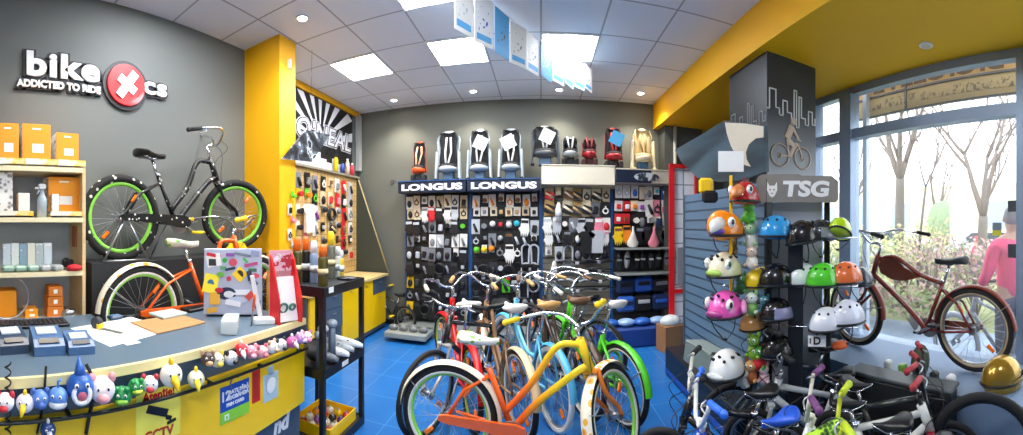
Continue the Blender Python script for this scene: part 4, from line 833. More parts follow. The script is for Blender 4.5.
# ------------------------------------------------------------------ merchandise: every pack, light and glove is its own object
ORD = ['top', 'second', 'third', 'fourth', 'fifth', 'sixth', 'seventh', 'eighth', 'ninth', 'tenth', 'eleventh']
CN = {'white': 'eceae4', 'beige': 'd9c6a0', 'black': '1d1e21', 'grey': '80848a', 'silver': 'bfc4c9', 'red': 'd32730', 'orange': 'f08a1c', 'yellow': 'f2c81c', 'green': '5ec72c', 'turquoise': '35c3dc', 'blue': '2f62c0', 'purple': '8a3fa8', 'pink': 'e9899c', 'brown': '7a5233', 'cream': 'efe2c4', 'charcoal': '34373c', 'tan': 'c9a468', 'navy': '1d2f57'}
_mc = {}
def cmat(c): return mat('merch_'+c, CN[c], .4, noise=.12, scale=60)
def merch_mesh(kind, c1, c2):
    """A mesh per kind and colours, hanging from (0,0,0) and facing -Y; shared by the copies."""
    var = RNG.randrange(4) if kind == 'pack' else 0; k = (kind, c1, c2, var)
    if k in _mc: return _mc[k]
    b = MB(); h = MB(); second = True
    if kind == 'pack':
        b.box((0, 0, -.075), (.085, .006, .15), m=0)
        if var == 0: b.ell((0, -.014, -.09), (.030, .018, .045), 10, 6, m=1)
        elif var == 1: b.tube([(-.018, -.016, -.045), (.016, -.018, -.13)], [.012, .016], 8, m=1)
        elif var == 2: b.box((0, -.016, -.085), (.05, .026, .075), (0, .12, 0), m=1, bev=.008)
        else: b.torus((0, -.012, -.085), (0, 1, 0), .026, .008, 14, 6, m=1).box((0, -.012, -.05), (.012, .014, .03), m=1)
    elif kind == 'small_pack': b.box((0, 0, -.05), (.07, .006, .09), m=0).box((0, -.014, -.055), (.035, .022, .04), m=1, bev=.005)
    elif kind == 'light': b.box((0, 0, -.04), (.06, .005, .09), m=0).tube([(0, -.004, -.06), (0, -.05, -.06)], [.022, .027], 12, m=1)
    elif kind == 'glove':
        b.prism([(-.035, 0), (.035, 0), (.045, -.07), (.05, -.12), (.04, -.15), (.028, -.18), (.02, -.135), (.01, -.19), (0, -.14), (-.01, -.19), (-.02, -.14), (-.03, -.18), (-.04, -.13), (-.06, -.10), (-.042, -.08)], (0, -.012, 0), (1, 0, 0), (0, 0, 1), .02, m=0)
        b.box((0, -.02, -.03), (.072, .026, .03), m=1)
    elif kind == 'lock': b.tube(bez([(-.045, 0, -.2), (-.045, 0, -.05), (-.03, 0, -.015), (0, 0, 0), (.03, 0, -.015), (.045, 0, -.05), (.045, 0, -.2)], 24), .009, 7, m=0); b.box((0, 0, -.205), (.13, .03, .032), bev=.006, m=1)
    elif kind == 'cable': b.torus((0, -.01, -.08), (0, 1, 0), .06, .011, 22, 6, m=0).torus((0, -.028, -.082), (.1, 1, 0), .056, .010, 22, 6, m=0).box((0, -.02, -.15), (.04, .03, .05), bev=.006, m=1)
    elif kind == 'bottle': b.tube([(0, -.03, -.19), (0, -.03, -.07), (0, -.03, -.05), (0, -.03, -.03), (0, -.03, 0)], [.034, .034, .024, .026, .012], 12, m=0).torus((0, -.03, -.12), (0, 0, 1), .034, .003, 12, 4, flat=(1, 9), m=1)
    elif kind == 'pedal': b.box((-.0, -.03, -.08), (.10, .03, .085), (0, .3, 0), m=0, bev=.008).cyl((-.04, -.045, -.05), (.05, -.045, -.11), .012, m=1).box((0, 0, -.07), (.1, .004, .15), m=1)
    elif kind == 'bar': b.tube(bez([(-.26, -.03, -.02), (-.12, -.05, 0), (0, -.06, -.03), (.12, -.05, 0), (.26, -.03, -.02)], 20), .013, 8, m=0).box((0, -.06, -.03), (.05, .04, .04), m=1, bev=.006)
    elif kind == 'saddle':
        b.T = Matrix.Rotation(PI/2, 4, 'Y') @ Matrix.Rotation(0, 4, 'X'); s_ = saddle_mesh((.13, 0, 0), .26, .075); b.T = Matrix()
        for p in s_.v: b.v.append((p[1], p[2]-.03, p[0]-.26 if False else -p[0]))
        b.v = [(x, y, z) for x, y, z in b.v]; b.f = list(s_.f); b.mi = [0]*len(s_.f); b.sm = [True]*len(s_.f)
        b.v = [(x, y, -.26-z) for x, y, z in b.v]; second = False
    elif kind == 'bag': b.box((0, -.05, -.11), (.24, .10, .2), m=0, bev=.03).box((0, -.105, -.09), (.16, .02, .05), m=1, bev=.008)
    elif kind == 'bell': b.box((0, 0, -.04), (.05, .004, .08), m=1).ell((0, -.025, -.045), (.03, .025, .03), 12, 7, m=0)
    elif kind == 'shoe': b.ell((0, -.05, -.12), (.045, .045, .13), 12, 9, m=0, rot=(.15, 0, 0)).box((0, -.09, -.10), (.07, .03, .03), m=1, bev=.006)
    elif kind == 'jersey': b.prism([(-.05, 0), (.05, 0), (.10, -.03), (.085, -.08), (.065, -.07), (.065, -.26), (-.065, -.26), (-.065, -.07), (-.085, -.08), (-.10, -.03)], (0, -.02, 0), (1, 0, 0), (0, 0, 1), .03, m=0); b.box((0, -.035, -.15), (.12, .005, .03), m=1)
    me = bpy.data.meshes.new(kind); me.from_pydata(b.v, [], b.f); me.materials.append(cmat(c1)); me.materials.append(cmat(c2))
    me.polygons.foreach_set('material_index', b.mi); me.polygons.foreach_set('use_smooth', b.sm); me.update(); _mc[k] = me; return me
KN = {'pack': ('accessory_pack', 'accessory pack', 'pack'), 'small_pack': ('small_parts_pack', 'small parts pack', 'pack'), 'light': ('bicycle_light', 'bicycle light', 'light'), 'glove': ('cycling_glove', 'cycling glove', 'glove'), 'lock': ('bicycle_lock', 'u-shaped lock', 'lock'),
      'cable': ('cable_lock', 'coiled cable lock', 'lock'), 'bottle': ('water_bottle', 'water bottle', 'bottle'), 'pedal': ('pedal_pack', 'packed pedal', 'pedal'), 'bar': ('spare_handlebar', 'spare handlebar', 'handlebar'), 'saddle': ('spare_saddle', 'hanging saddle', 'saddle'), 'bag': ('saddle_bag', 'bag', 'bag'), 'bell': ('bicycle_bell', 'bell', 'bell'), 'shoe': ('overshoe', 'hanging shoe', 'shoe'), 'jersey': ('child_vest', 'hanging vest', 'vest')}
def hang(kind, c1, c2, loc, label, group, rot=(0, 0, 0), s=1.0):
    o = bpy.data.objects.new(KN[kind][0], merch_mesh(kind, c1, c2)); C.objects.link(o); o.location = loc; o.rotation_euler = rot; o.scale = (s,)*3
    return tag(o, label, KN[kind][2], group)
def fill(x0, x1, rows, Y, where, group, axis='x', X=None, jitter=.012, flip=1):
    """rows = [(z, [(kind, c1, c2), ...], scale)]; each entry becomes one hanging thing."""
    for r, (z, items, s) in enumerate(rows):
        n = len(items)
        for k, it in enumerate(items):
            if axis == 'y' and it is None and k > 2: it = RNG.choice([('pack', 'grey', 'black'), ('small_pack', 'black', 'silver'), ('pack', 'beige', 'red')])
            if it is None: continue
            u = x0+(x1-x0)*(k+.5)/n+RNG.uniform(-jitter, jitter); zz = z+RNG.uniform(-.012, .012)
            lab = f"{it[1]} {KN[it[0]][1]}, {ORD[r]} row, {['first','second','third','fourth','fifth','sixth','seventh','eighth','ninth','tenth'][k]} from left, on {where}"
            loc = (u, Y, zz) if axis == 'x' else (X, u, zz); rot = (0, RNG.uniform(-.06, .06), 0 if axis == 'x' else PI/2); s_ = s*(1.28 if it[0] not in ('bar', 'bag', 'saddle', 'shoe') else 1.05)
            hang(it[0], it[1], it[2], loc, lab, group, rot, s_)
def mix(n, opts):
    return [RNG.choice(opts) for _ in range(n)]
panel_dark = patterned('slotted_panel_dark', [(0, '2b2e31'), (.48, '34373b'), (.52, '24272a'), (1, '1f2124')], 'noise', 4, .6)
navy = mat('header_navy', '17233a', .35); blue_edge = mat('blue_upright', '27578f', .35); shelf_g = mat('shelf_grey', '8f958f', .45)
def bay(label, x0, x1, z0, z1, hz0, hz1, hm, back, base=True):
    t = thing('display_bay', label, 'display panel', ((x0+x1)/2, 5.4, 0)); w = x1-x0
    MB().box((0, .07, (z1+.08)/2), (w-.03, .03, z1-.08)).build('backing_board', back, t)
    for s_ in (-1, 1): MB().box((s_*(w/2-.012), .06, (z1)/2), (.024, .06, z1)).build('upright', blue_edge, t)
    MB().box((0, -.10, (hz0+hz1)/2), (w-.01, .34, hz1-hz0), bev=.006).build('header', hm, t)
    MB().box((0, -.10, hz1+.008), (w-.01, .37, .014)).build('header_shelf', blue_edge if hm is navy else mat('header_top_cream', 'ded8c4', .5), t)
    sl_ = MB()
    for k in range(9): sl_.box((0, .052, .3+k*.215), (w-.05, .008, .012))
    sl_.build('hook_rail', dark_met, t)
    if base: MB().box((0, -.12, .07), (w-.01, .40, .14), bev=.006).build('base_shelf', shelf_g, t)
    return t
b1 = bay('leftmost display panel with dark lettered header under the orange and grey kid seats', -2.12, -1.062, .1, 2.14, 2.13, 2.295, navy, panel_dark)
b2 = bay('second display panel from left with dark lettered header above bike lights', -1.058, -.002, .1, 2.14, 2.13, 2.295, navy, panel_dark)
b3 = bay('third display panel from left with plain cream header', .002, 1.058, .1, 2.2, 2.22, 2.485, mat('header_cream', 'e6dfc9', .5), grid_mat('back_cream_top', '7b7668', '54514a', 2.0, .09, 0, 0, .006, .6, .1, 3, axes=(0, 2)))
b4 = bay('rightmost display panel with half dark half cream header', 1.062, 1.98, .1, 2.2, 2.26, 2.45, mat('header_beige', 'c9c0ad', .5), panel_dark)
MB().box((-.19, -.272, 2.355), (.53, .006, .185)).build('dark_header_half', navy, b4)
o = MB().tube([(.0, -.276, 2.35), (.0, -.29, 2.35)], [1.0, 1.0], 28, flat=(.062, .19)).build('oval_emblem', patterned('oval_print', [(0, '2a3038'), (.42, '59626c'), (.5, 'c6ccd0'), (1, 'e6e8e8')], 'noise', 12, .3), b4)
for b in (b1, b2): text('header_lettering', 'LONGUS', white_ink, b, (0, -.275, 2.205), .125, (PI/2, 0, 0), bold=.006, sx=1.85, space=1.02)
# panel rows
W, Bk, G, Sv = 'white', 'black', 'grey', 'silver'
P1 = [('pack', 'beige', Bk), ('pack', W, Bk), ('pack', 'cream', 'brown'), ('small_pack', W, G)]; P2 = [('light', W, Bk), ('pack', G, Bk), ('pack', Bk, Sv), ('small_pack', Bk, G), ('glove', Bk, Sv), ('pack', Bk, G)]; P3 = [('pack', Bk, 'charcoal'), ('pack', 'charcoal', Bk), ('glove', Bk, 'charcoal'), ('pack', Bk, G), ('small_pack', Bk, Sv), ('cable', Bk, 'charcoal')]
g1 = 'accessories on the leftmost display panel'
fill(-2.07, -1.10, [(2.10, mix(8, P1), 1.0), (1.93, [('pack', 'beige', Bk), ('pack', 'cream', 'brown'), ('glove', W, G), ('glove', 'red', W), ('glove', Bk, W), ('glove', W, Bk), ('glove', 'silver', Bk), ('pack', 'beige', Bk)], 1.0), (1.72, mix(7, P2)+[('light', Bk, 'green')], 1.05), (1.51, mix(8, P2+[('pack', Sv, W), ('pack', W, G)]), 1.05),
     (1.30, mix(8, P2), 1.05), (1.09, mix(8, P3), 1.1), (.88, [('pack', 'yellow', Bk)]+mix(7, P3), 1.1), (.67, mix(8, P3), 1.1), (.46, [('pack', 'yellow', Bk)]+mix(7, P3), 1.1)], 5.38, 'leftmost panel', g1)
g2 = 'accessories on the second display panel'
fill(-1.02, -.04, [(2.10, [('light', W, 'brown') if k % 2 else ('pack', W, 'orange') for k in range(8)], 1.0), (1.93, [('small_pack', W, Bk), ('small_pack', W, G), ('small_pack', 'cream', Bk), ('small_pack', Bk, 'tan'), ('small_pack', 'cream', 'brown'), ('small_pack', W, 'tan'), ('small_pack', 'beige', Bk), ('small_pack', W, Bk)], 1.15),
     (1.73, [('pack', Sv, Bk), ('light', Bk, G), ('bell', W, Bk), ('small_pack', Bk, 'red'), ('bell', W, G), ('bell', 'turquoise', Bk), ('glove', W, Bk), ('pack', Sv, Bk)], 1.15), (1.53, mix(3, P2)+[('bell', Sv, Bk), ('glove', Bk, 'brown')]+mix(3, P2), 1.05),
     (1.36, [('bell', 'green', 'yellow'), ('bell', 'yellow', W), ('bell', 'orange', W), ('pack', Bk, G), ('glove', W, Bk), ('pack', Bk, W), ('lock', Sv, Bk), ('lock', Sv, Bk)], 1.2), (1.10, [('pack', Bk, G), ('cable', Bk, G), ('pack', 'charcoal', Bk), ('light', Bk, Sv), ('cable', Bk, 'red'), ('lock', Bk, Sv), ('lock', Sv, Bk), ('lock', Sv, G)], 1.1),
     (.86, [('cable', Bk, 'charcoal')]*3+[('pack', 'green', Bk), ('pack', Bk, G), ('lock', Sv, Bk), ('cable', G, Bk)], 1.1), (.62, mix(7, P3), 1.1), (.40, mix(7, P3), 1.1)], 5.38, 'second panel', g2)
g3 = 'accessories on the third display panel'
PD = [('pedal', Bk, 'tan'), ('pedal', 'charcoal', 'cream'), ('pedal', Bk, 'cream')]
fill(.04, 1.03, [(2.19, [('pedal', 'red', 'beige'), ('light', 'cream', 'beige'), ('pedal', 'brown', 'cream'), ('pedal', Bk, 'tan'), ('pack', 'cream', Bk), ('pedal', Bk, 'cream'), ('pack', 'beige', Bk)], 1.05), (1.99, [('pedal', Bk, 'tan'), ('bottle', W, Sv), ('pedal', Bk, 'cream'), ('pedal', 'charcoal', 'tan'), ('pedal', Bk, 'cream'), ('pack', G, Bk), ('pack', Bk, W)], 1.15),
     (1.76, [('glove', W, Sv), ('glove', Sv, W), ('light', Bk, W), ('pack', G, Sv), ('glove', Sv, Bk), ('glove', Bk, Sv), ('glove', 'pink', W), ('pack', W, 'red')], 1.15), (1.56, [('glove', W, G), ('pack', Bk, Sv), ('glove', Bk, G), ('pack', Bk, W), ('jersey', Bk, 'charcoal'), ('jersey', Sv, Bk), ('glove', W, 'pink')], 1.0),
     (1.34, [('small_pack', W, G), ('pack', Sv, Bk), ('lock', Sv, G), ('pack', Bk, G), ('pack', G, Bk), ('cable', Bk, Sv), ('pack', 'charcoal', Bk)], 1.1), (1.13, [('bottle', W, Sv), ('bar', Bk, Sv), ('bar', Bk, G)], 1.0), (1.0, [None, ('bar', Bk, Sv), ('bar', Bk, G)], 1.0), (.86, [('bottle', G, Bk), ('bar', Sv, Bk), ('bar', Bk, Sv)], 1.0), (.72, [None, ('bar', Bk, Sv), ('bar', Bk, G)], 1.0), (.56, [('bar', Sv, Bk), ('bar', Bk, Sv)], 1.0)], 5.38, 'third panel', g3)
g4 = 'accessories on the rightmost display panel'
fill(1.10, 1.94, [(2.24, [('pack', W, Sv), ('pack', W, 'silver'), ('pack', W, 'blue'), ('pack', 'cream', Sv), ('pack', W, G), ('small_pack', W, 'turquoise'), ('pack', 'blue', W)], 1.0), (2.03, [('small_pack', W, 'red'), ('small_pack', 'red', W), ('small_pack', 'cream', 'orange'), ('small_pack', W, 'purple'), ('pack', W, Bk), ('pack', 'pink', Bk), ('pack', W, 'pink')], 1.35),
     (1.83, [('small_pack', 'red', W), ('small_pack', 'red', 'brown'), ('light', Bk, W), ('pack', Bk, G), ('light', W, G), ('pack', 'cream', 'navy'), ('pack', W, G)], 1.3), (1.63, [('glove', 'yellow', 'brown'), ('glove', 'orange', Bk), ('saddle', W, W), ('glove', Bk, G), ('glove', Bk, 'charcoal'), ('saddle', 'pink', W), ('glove', 'charcoal', Bk), ('glove', Bk, G)], 1.15),
     (1.24, [('shoe', Bk, G), ('shoe', 'silver', Bk), ('shoe', Bk, W), ('shoe', Bk, Sv), ('shoe', 'charcoal', W), ('shoe', Bk, Sv), ('shoe', G, Bk)], .95), (.88, [('bag', 'navy', Bk), ('bag', 'blue', Bk), ('bag', Bk, G)], 1.1), (.60, [('bag', 'blue', 'navy'), ('bag', Bk, Sv), ('bag', 'navy', 'blue')], 1.1)], 5.36, 'rightmost panel', g4)
MB().box((0, -.12, 1.30), (.86, .30, .02)).build('shelf_board', shelf_g, b4); MB().box((0, -.12, .93), (.86, .30, .02)).build('shelf_board', shelf_g, b4)
# things on the floor before the panels
o = MB().box((0, 0, .13), (1.25, .34, .26), bev=.02).build('low_bench', mat('bench_blue', '1d3f86', .5), loc=(1.35, 4.92, 0)); tag(o, 'long low navy bench under the rightmost panel', 'bench')
for k in range(5):
    o = MB().ell((0, 0, .05), (.13, .10, .055), 14, 8).build('rolled_bag', mat('rolled_blue_'+str(k % 2), ['2d62b4', '8fb0d8'][k % 2], .3, noise=.3, scale=12), loc=(.93+k*.23, 4.90, .26)); tag(o, ['leftmost', 'second', 'middle', 'fourth', 'rightmost'][k]+' blue plastic roll lying on the low navy bench', 'bag')
o = MB().box((0, 0, .04), (.62, .42, .08), bev=.01).build('floor_shelf', shelf_g, loc=(-1.85, 4.93, .06)); tag(o, 'grey low shelf on the floor under the leftmost panel', 'shelf')
for k in range(4):
    o = MB().ell((0, 0, .04), (.07, .05, .05), 10, 6).build('floor_light', mat('floor_grey', '6d7274', .4, noise=.2), loc=(-2.07+k*.15, 4.86, .135)); tag(o, ['leftmost', 'second', 'third', 'rightmost'][k]+' small grey accessory on the low floor shelf left of the bikes', 'accessory')
t = thing('cardboard_box', 'brown cardboard box with white plastic on the floor before the red stand', 'box', (1.68, 4.55, 0), .2); MB().box((0, 0, .17), (.3, .25, .34), bev=.004).build('carton', mat('kraft_box', '9c6f45', .7), t); MB().ell((0, 0, .38), (.15, .12, .08), 14, 8).build('plastic_wrap', mat('wrap_white', 'cfd8da', .3, noise=.2, scale=14), t)
# red grid stand
rs = thing('grid_stand', 'tall red framed stand with white grid right of the display panels', 'stand', (1.90, 4.62, 0), -.15)
for x in (-.17, .17): MB().box((x, 0, 1.24), (.07 if x < 0 else .03, .05, 2.48)).build('side_post', red_pl, rs)
for z in (2.45, .75, .05): MB().box((0, 0, z), (.34, .05, .05)).build('cross_bar', red_pl, rs)
MB().box((0, .03, 1.3), (.32, .012, 2.3)).build('grid_panel', grid_mat('white_grid_panel', 'dfe5ec', '8f9aa6', .16, .2, 0, 0, .009, .5, .02, axes=(0, 2)), rs)
MB().box((0, -.04, 1.1), (.22, .03, .5), bev=.01).build('pack_row', mat('merch_grey', '80848a', .4), rs)
# ------------------------------------------------------------------ child seats on top of the headers
def kid_seat(label, px, base, c_shell, c_pad, h=.66, w=.36, guards=True, paper_tag=0, strap='d8dade', d_y=5.3, head=1.0, tag_c=None):
    x = at(px, 180, Y=d_y).x; t = thing('child_bike_seat', label, 'child bike seat', (x, d_y, base), 0, 'child bike seats above the display panels')
    shm = mat('seat_'+c_shell, c_shell, .35, noise=.03); pdm = mat('pad_'+c_pad, c_pad, .8, noise=.1)
    n = 14; rows = []
    for i in range(n+1):
        u = i/n; z = .16+(h-.16)*u
        hw = w*.42*(1-.12*math.sin(u*PI))*(1 if u < .78 else (1-.55*((u-.78)/.22)**2)); hw *= head if u > .5 else 1
        rows.append([(hw*k, .06-.09*(abs(k)**2.2)-.05*u*0, z-.04*abs(k)**3) for k in (-1, -.85, -.5, 0, .5, .85, 1)])
    MB().sheet(rows, thick=(0, .02, 0)).build('back_shell', shm, t)
    b = MB(); b.ell((0, -.06, .17), (w*.36, .14, .06), 16, 8); b.build('seat_pan', shm, t)
    rows = [[(hwk*k, .028-.05*(abs(k)**2.2), z) for k in (-1, -.6, 0, .6, 1)] for hwk, z in [(w*.26, .12), (w*.32, .2), (w*.34, .3), (w*.30, .42*h/.66), (w*.34, .52*h/.66), (w*.30, .62*h/.66), (w*.16, .66*h/.70)]]
    MB().sheet(rows, thick=(0, -.012, 0)).build('cushion', pdm, t)
    MB().ell((0, -.08, .20), (w*.36, .10, .045), 14, 6).build('seat_cushion', pdm, t)
    for s_ in (-1, 1):
        MB().tube([(s_*.03, -.02, .56*h/.66), (s_*.045, -.05, .42), (s_*.02, -.12, .25)], .014, 6, flat=(1, .4)).build('harness_strap', mat('strap_'+strap, strap, .6), t)
        if guards:
            MB().box((s_*w*.43, -.05, .22), (.035, .13, .42), (0, s_*-.03, 0), taper=.8, bev=.012).build('leg_guard', shm, t)
            MB().box((s_*w*.41, -.09, .012), (.055, .12, .024), bev=.008).build('foot_rest', pdm, t)
    MB().box((0, -.02, .07), (w*.42, .14, .14), taper=.9, bev=.015).build('mounting_block', mat('block_blue', '33536e', .5) if guards else pdm, t)
    if not guards:
        for s_ in (-1, 1): MB().box((s_*w*.30, -.05, .05), (.06, .16, .10), bev=.015).build('foot_rest', pdm, t)
    if paper_tag:
        MB().box((paper_tag*.03, -.13, h*.68), (.19, .003, .19), (0, .45*paper_tag, 0)).build('paper_tag', mat('tag_'+(tag_c or 'white'), tag_c or 'f1f1ee', .7, noise=.02), t)
SL = 'b6c1c6'
kid_seat('orange and black kid seat at left end of the row above the panels', 420, 2.31, 'f2581c', '26282c', .63, .27, guards=False, strap='e8b48c')
kid_seat('light grey kid seat with black cushion and white straps, first of the three grey seats', 449, 2.31, SL, '1b1d21', .76, .40, head=1.15, strap='e8eaec')
kid_seat('light grey kid seat with tilted white tag, middle of the three grey seats', 480, 2.31, SL, '1b1d21', .76, .38, paper_tag=1)
kid_seat('light grey kid seat with white tag, third of the three grey seats', 511, 2.31, SL, '1b1d21', .76, .38, paper_tag=-1)
kid_seat('dark charcoal kid seat with large white tag beside the grey seats', 545, 2.50, '4b5157', '24262a', .60, .44, paper_tag=1, head=1.2)
kid_seat('small black kid seat with light grey rim', 570, 2.50, '9aa2a6', '17181b', .43, .30, guards=False)
kid_seat('small dark red kid seat with black cushion', 589, 2.50, '9c1c2c', '3a1218', .41, .27, guards=False, strap='70202a')
kid_seat('red and black kid seat with blue tag', 613, 2.48, 'a01c28', '20181c', .62, .34, guards=False, paper_tag=1, tag_c='4fa8dc', strap='c8313d')
kid_seat('cream kid seat with tan straps at right end of the row', 642, 2.47, 'e2d6b4', 'cdb98a', .64, .38, strap='8a744a')
# pegboard items in the workshop corner
gl = 'tools and parts on the tan pegboard'
PL = [('pack', Bk, G), ('pack', W, Bk), ('light', 'beige', Bk), ('small_pack', W, G), ('pack', G, W), ('pack', 'green', Bk), ('cable', Bk, G), None]
fill(3.72, 5.3, [(2.36, [('pack', G, Bk), ('pack', Bk, G), ('pack', G, 'navy'), ('pack', Bk, W), ('small_pack', 'beige', 'brown'), ('pack', W, G), ('pack', 'red', W), ('pack', Sv, Bk)], 1.1), (2.14, [('light', 'yellow', 'red'), ('light', 'green', 'orange'), ('pack', Bk, 'green'), ('pack', 'beige', Bk), None, ('pack', 'red', 'pink'), ('pack', Bk, W), ('pack', 'silver', Bk)], 1.1),
     (1.93, [('light', W, Bk), ('jersey', W, 'pink'), ('pack', Sv, 'purple'), ('bell', Bk, G), ('cable', Bk, G), ('bell', G, W), ('pack', 'red', Bk), ('pack', W, G)], 1.15), (1.70, [('light', W, Bk), ('pack', 'pink', W), ('pack', W, G), None, ('pedal', Bk, 'beige'), ('bell', Bk, Sv), ('pack', 'red', 'brown'), ('pack', W, Bk)], 1.1),
     (1.48, [('pack', Sv, Bk), ('light', W, G), None, ('bell', Bk, G), None, ('bell', 'brown', Bk), ('pack', 'red', Bk), ('small_pack', 'charcoal', W)], 1.1), (1.28, [None, ('pack', 'beige', 'brown'), None, None, ('pack', 'red', W), None, ('bell', Bk, G), ('pack', 'beige', 'red')], 1.1)], 0, 'tan pegboard', gl, axis='y', X=-2.99)
# small bright things on the ledge above the pegboard
for k, (py_, c, lab) in enumerate(((4.75, 'f1d21c', 'yellow bottle with dark cap on the ledge below the mural'), (4.95, '3a4b9c', 'dark blue tin on the ledge below the mural'), (5.1, 'e8d8b8', 'cream bottle on the ledge below the mural'), (5.25, 'd8354a', 'pink red bottle at right end of the ledge below the mural'))):
    t = thing('oil_bottle', lab, 'bottle', (-2.98, py_, 2.466)); hh = [.26, .18, .25, .2][k]; MB().tube([(0, 0, 0), (0, 0, hh*.7), (0, 0, hh*.85)], [.035, .035, .02], 12).build('bottle', mat('ledge_'+c, c, .35), t); MB().cyl((0, 0, hh*.85), (0, 0, hh), .018).build('cap', black_pl if k < 2 else white_pl, t)
for k in range(6):
    q = at(291+(k % 2)*5, 178+k*14, X=-2.42); c = ['green', 'white', 'pink', 'white', 'silver', 'white'][k]
    hang(['light', 'pack'][k % 2], c, 'black' if k % 2 else c, (-2.40, q.y if 2.82 < q.y < 3.04 else 2.93, 2.0-.13*k), c+f' pack on the side of the yellow pier, {ORD[k]} from the ceiling side', 'packs hooked on the side of the yellow pier', (0, 0, PI/2), .8)

# ------------------------------------------------------------------ pennant string
A0, A1 = Vector((-.62, 2.68, 3.53)), Vector((.60, 4.38, 3.55)); ps = thing('poster_string', 'thin white string that carries the poster pennants across the ceiling', 'string', A0)
def sp_(u): p = A0.lerp(A1, u); p.z -= .11*math.sin(PI*min(1, u*1.0)); return p
MB().tube([sp_(i/30)-A0 for i in range(31)], .003, 5).build('cord', white_pl, ps)
MB().tube([A0-A0, Vector((0, 0, CEIL-A0.z))], .002, 4).build('ceiling_cord', white_pl, ps); MB().tube([A1-A0, Vector((A1.x-A0.x, A1.y-A0.y, CEIL-A0.z))], .002, 4).build('ceiling_cord', white_pl, ps)
pen = [('white', 'f3f4f2', 'c9d6dc'), ('white with blue figure', 'eef2f6', '3a6fc8'), ('blue framed', '57aee6', '6b5a48'), ('white with text', 'f2f2ee', 'a8a090'), ('white with small blue photo', 'f0f4f6', '3f7ac8'), ('blue topped', '58a8de', 'eef1ee'), ('white with brown photo', 'f4f2ee', '8a7358'), ('light blue', 'a9cfe8', '5a6a72'), ('pale blue', 'c3dcea', '4f86b8'), ('plain white', 'f2f3f2', 'b9c6cc')]
dirv = (A1-A0).normalized(); N = len(pen)
for k, (nm, c1, c2) in enumerate(pen):
    u = .03+.94*k/(N-1); p = sp_(u); ang = math.atan2(dirv.y, dirv.x)+[.08, -.05, .1, -.12, .05][k % 5]
    t = thing('poster_pennant', f"{nm} poster pennant on the ceiling string, {['nearest','second','third','fourth','fifth','sixth','seventh','eighth','ninth','last'][k]} from the camera", 'pennant', (p.x, p.y, p.z-.002), ang, 'poster pennants hanging on a string')
    t.scale = (1, 1, 1.02-.035*k)
    MB().box((0, 0, -.20), (.205, .003, .40)).build('poster_sheet', mat('pen_'+c1, c1, .6, noise=.02), t)
    for s_ in (-1, 1): MB().box((0, s_*.0022, -.19), (.12, .001, .20)).build('printed_picture', patterned('pen_print_'+c2, [(0, c1), (.56, c1), (.6, c2), (.7, c2), (1, c1)], 'noise', 22, .6), t); MB().box((0, s_*.0022, -.34), (.16, .001, .05)).build('printed_band', mat('pen_band', '5fb2e8', .6), t)
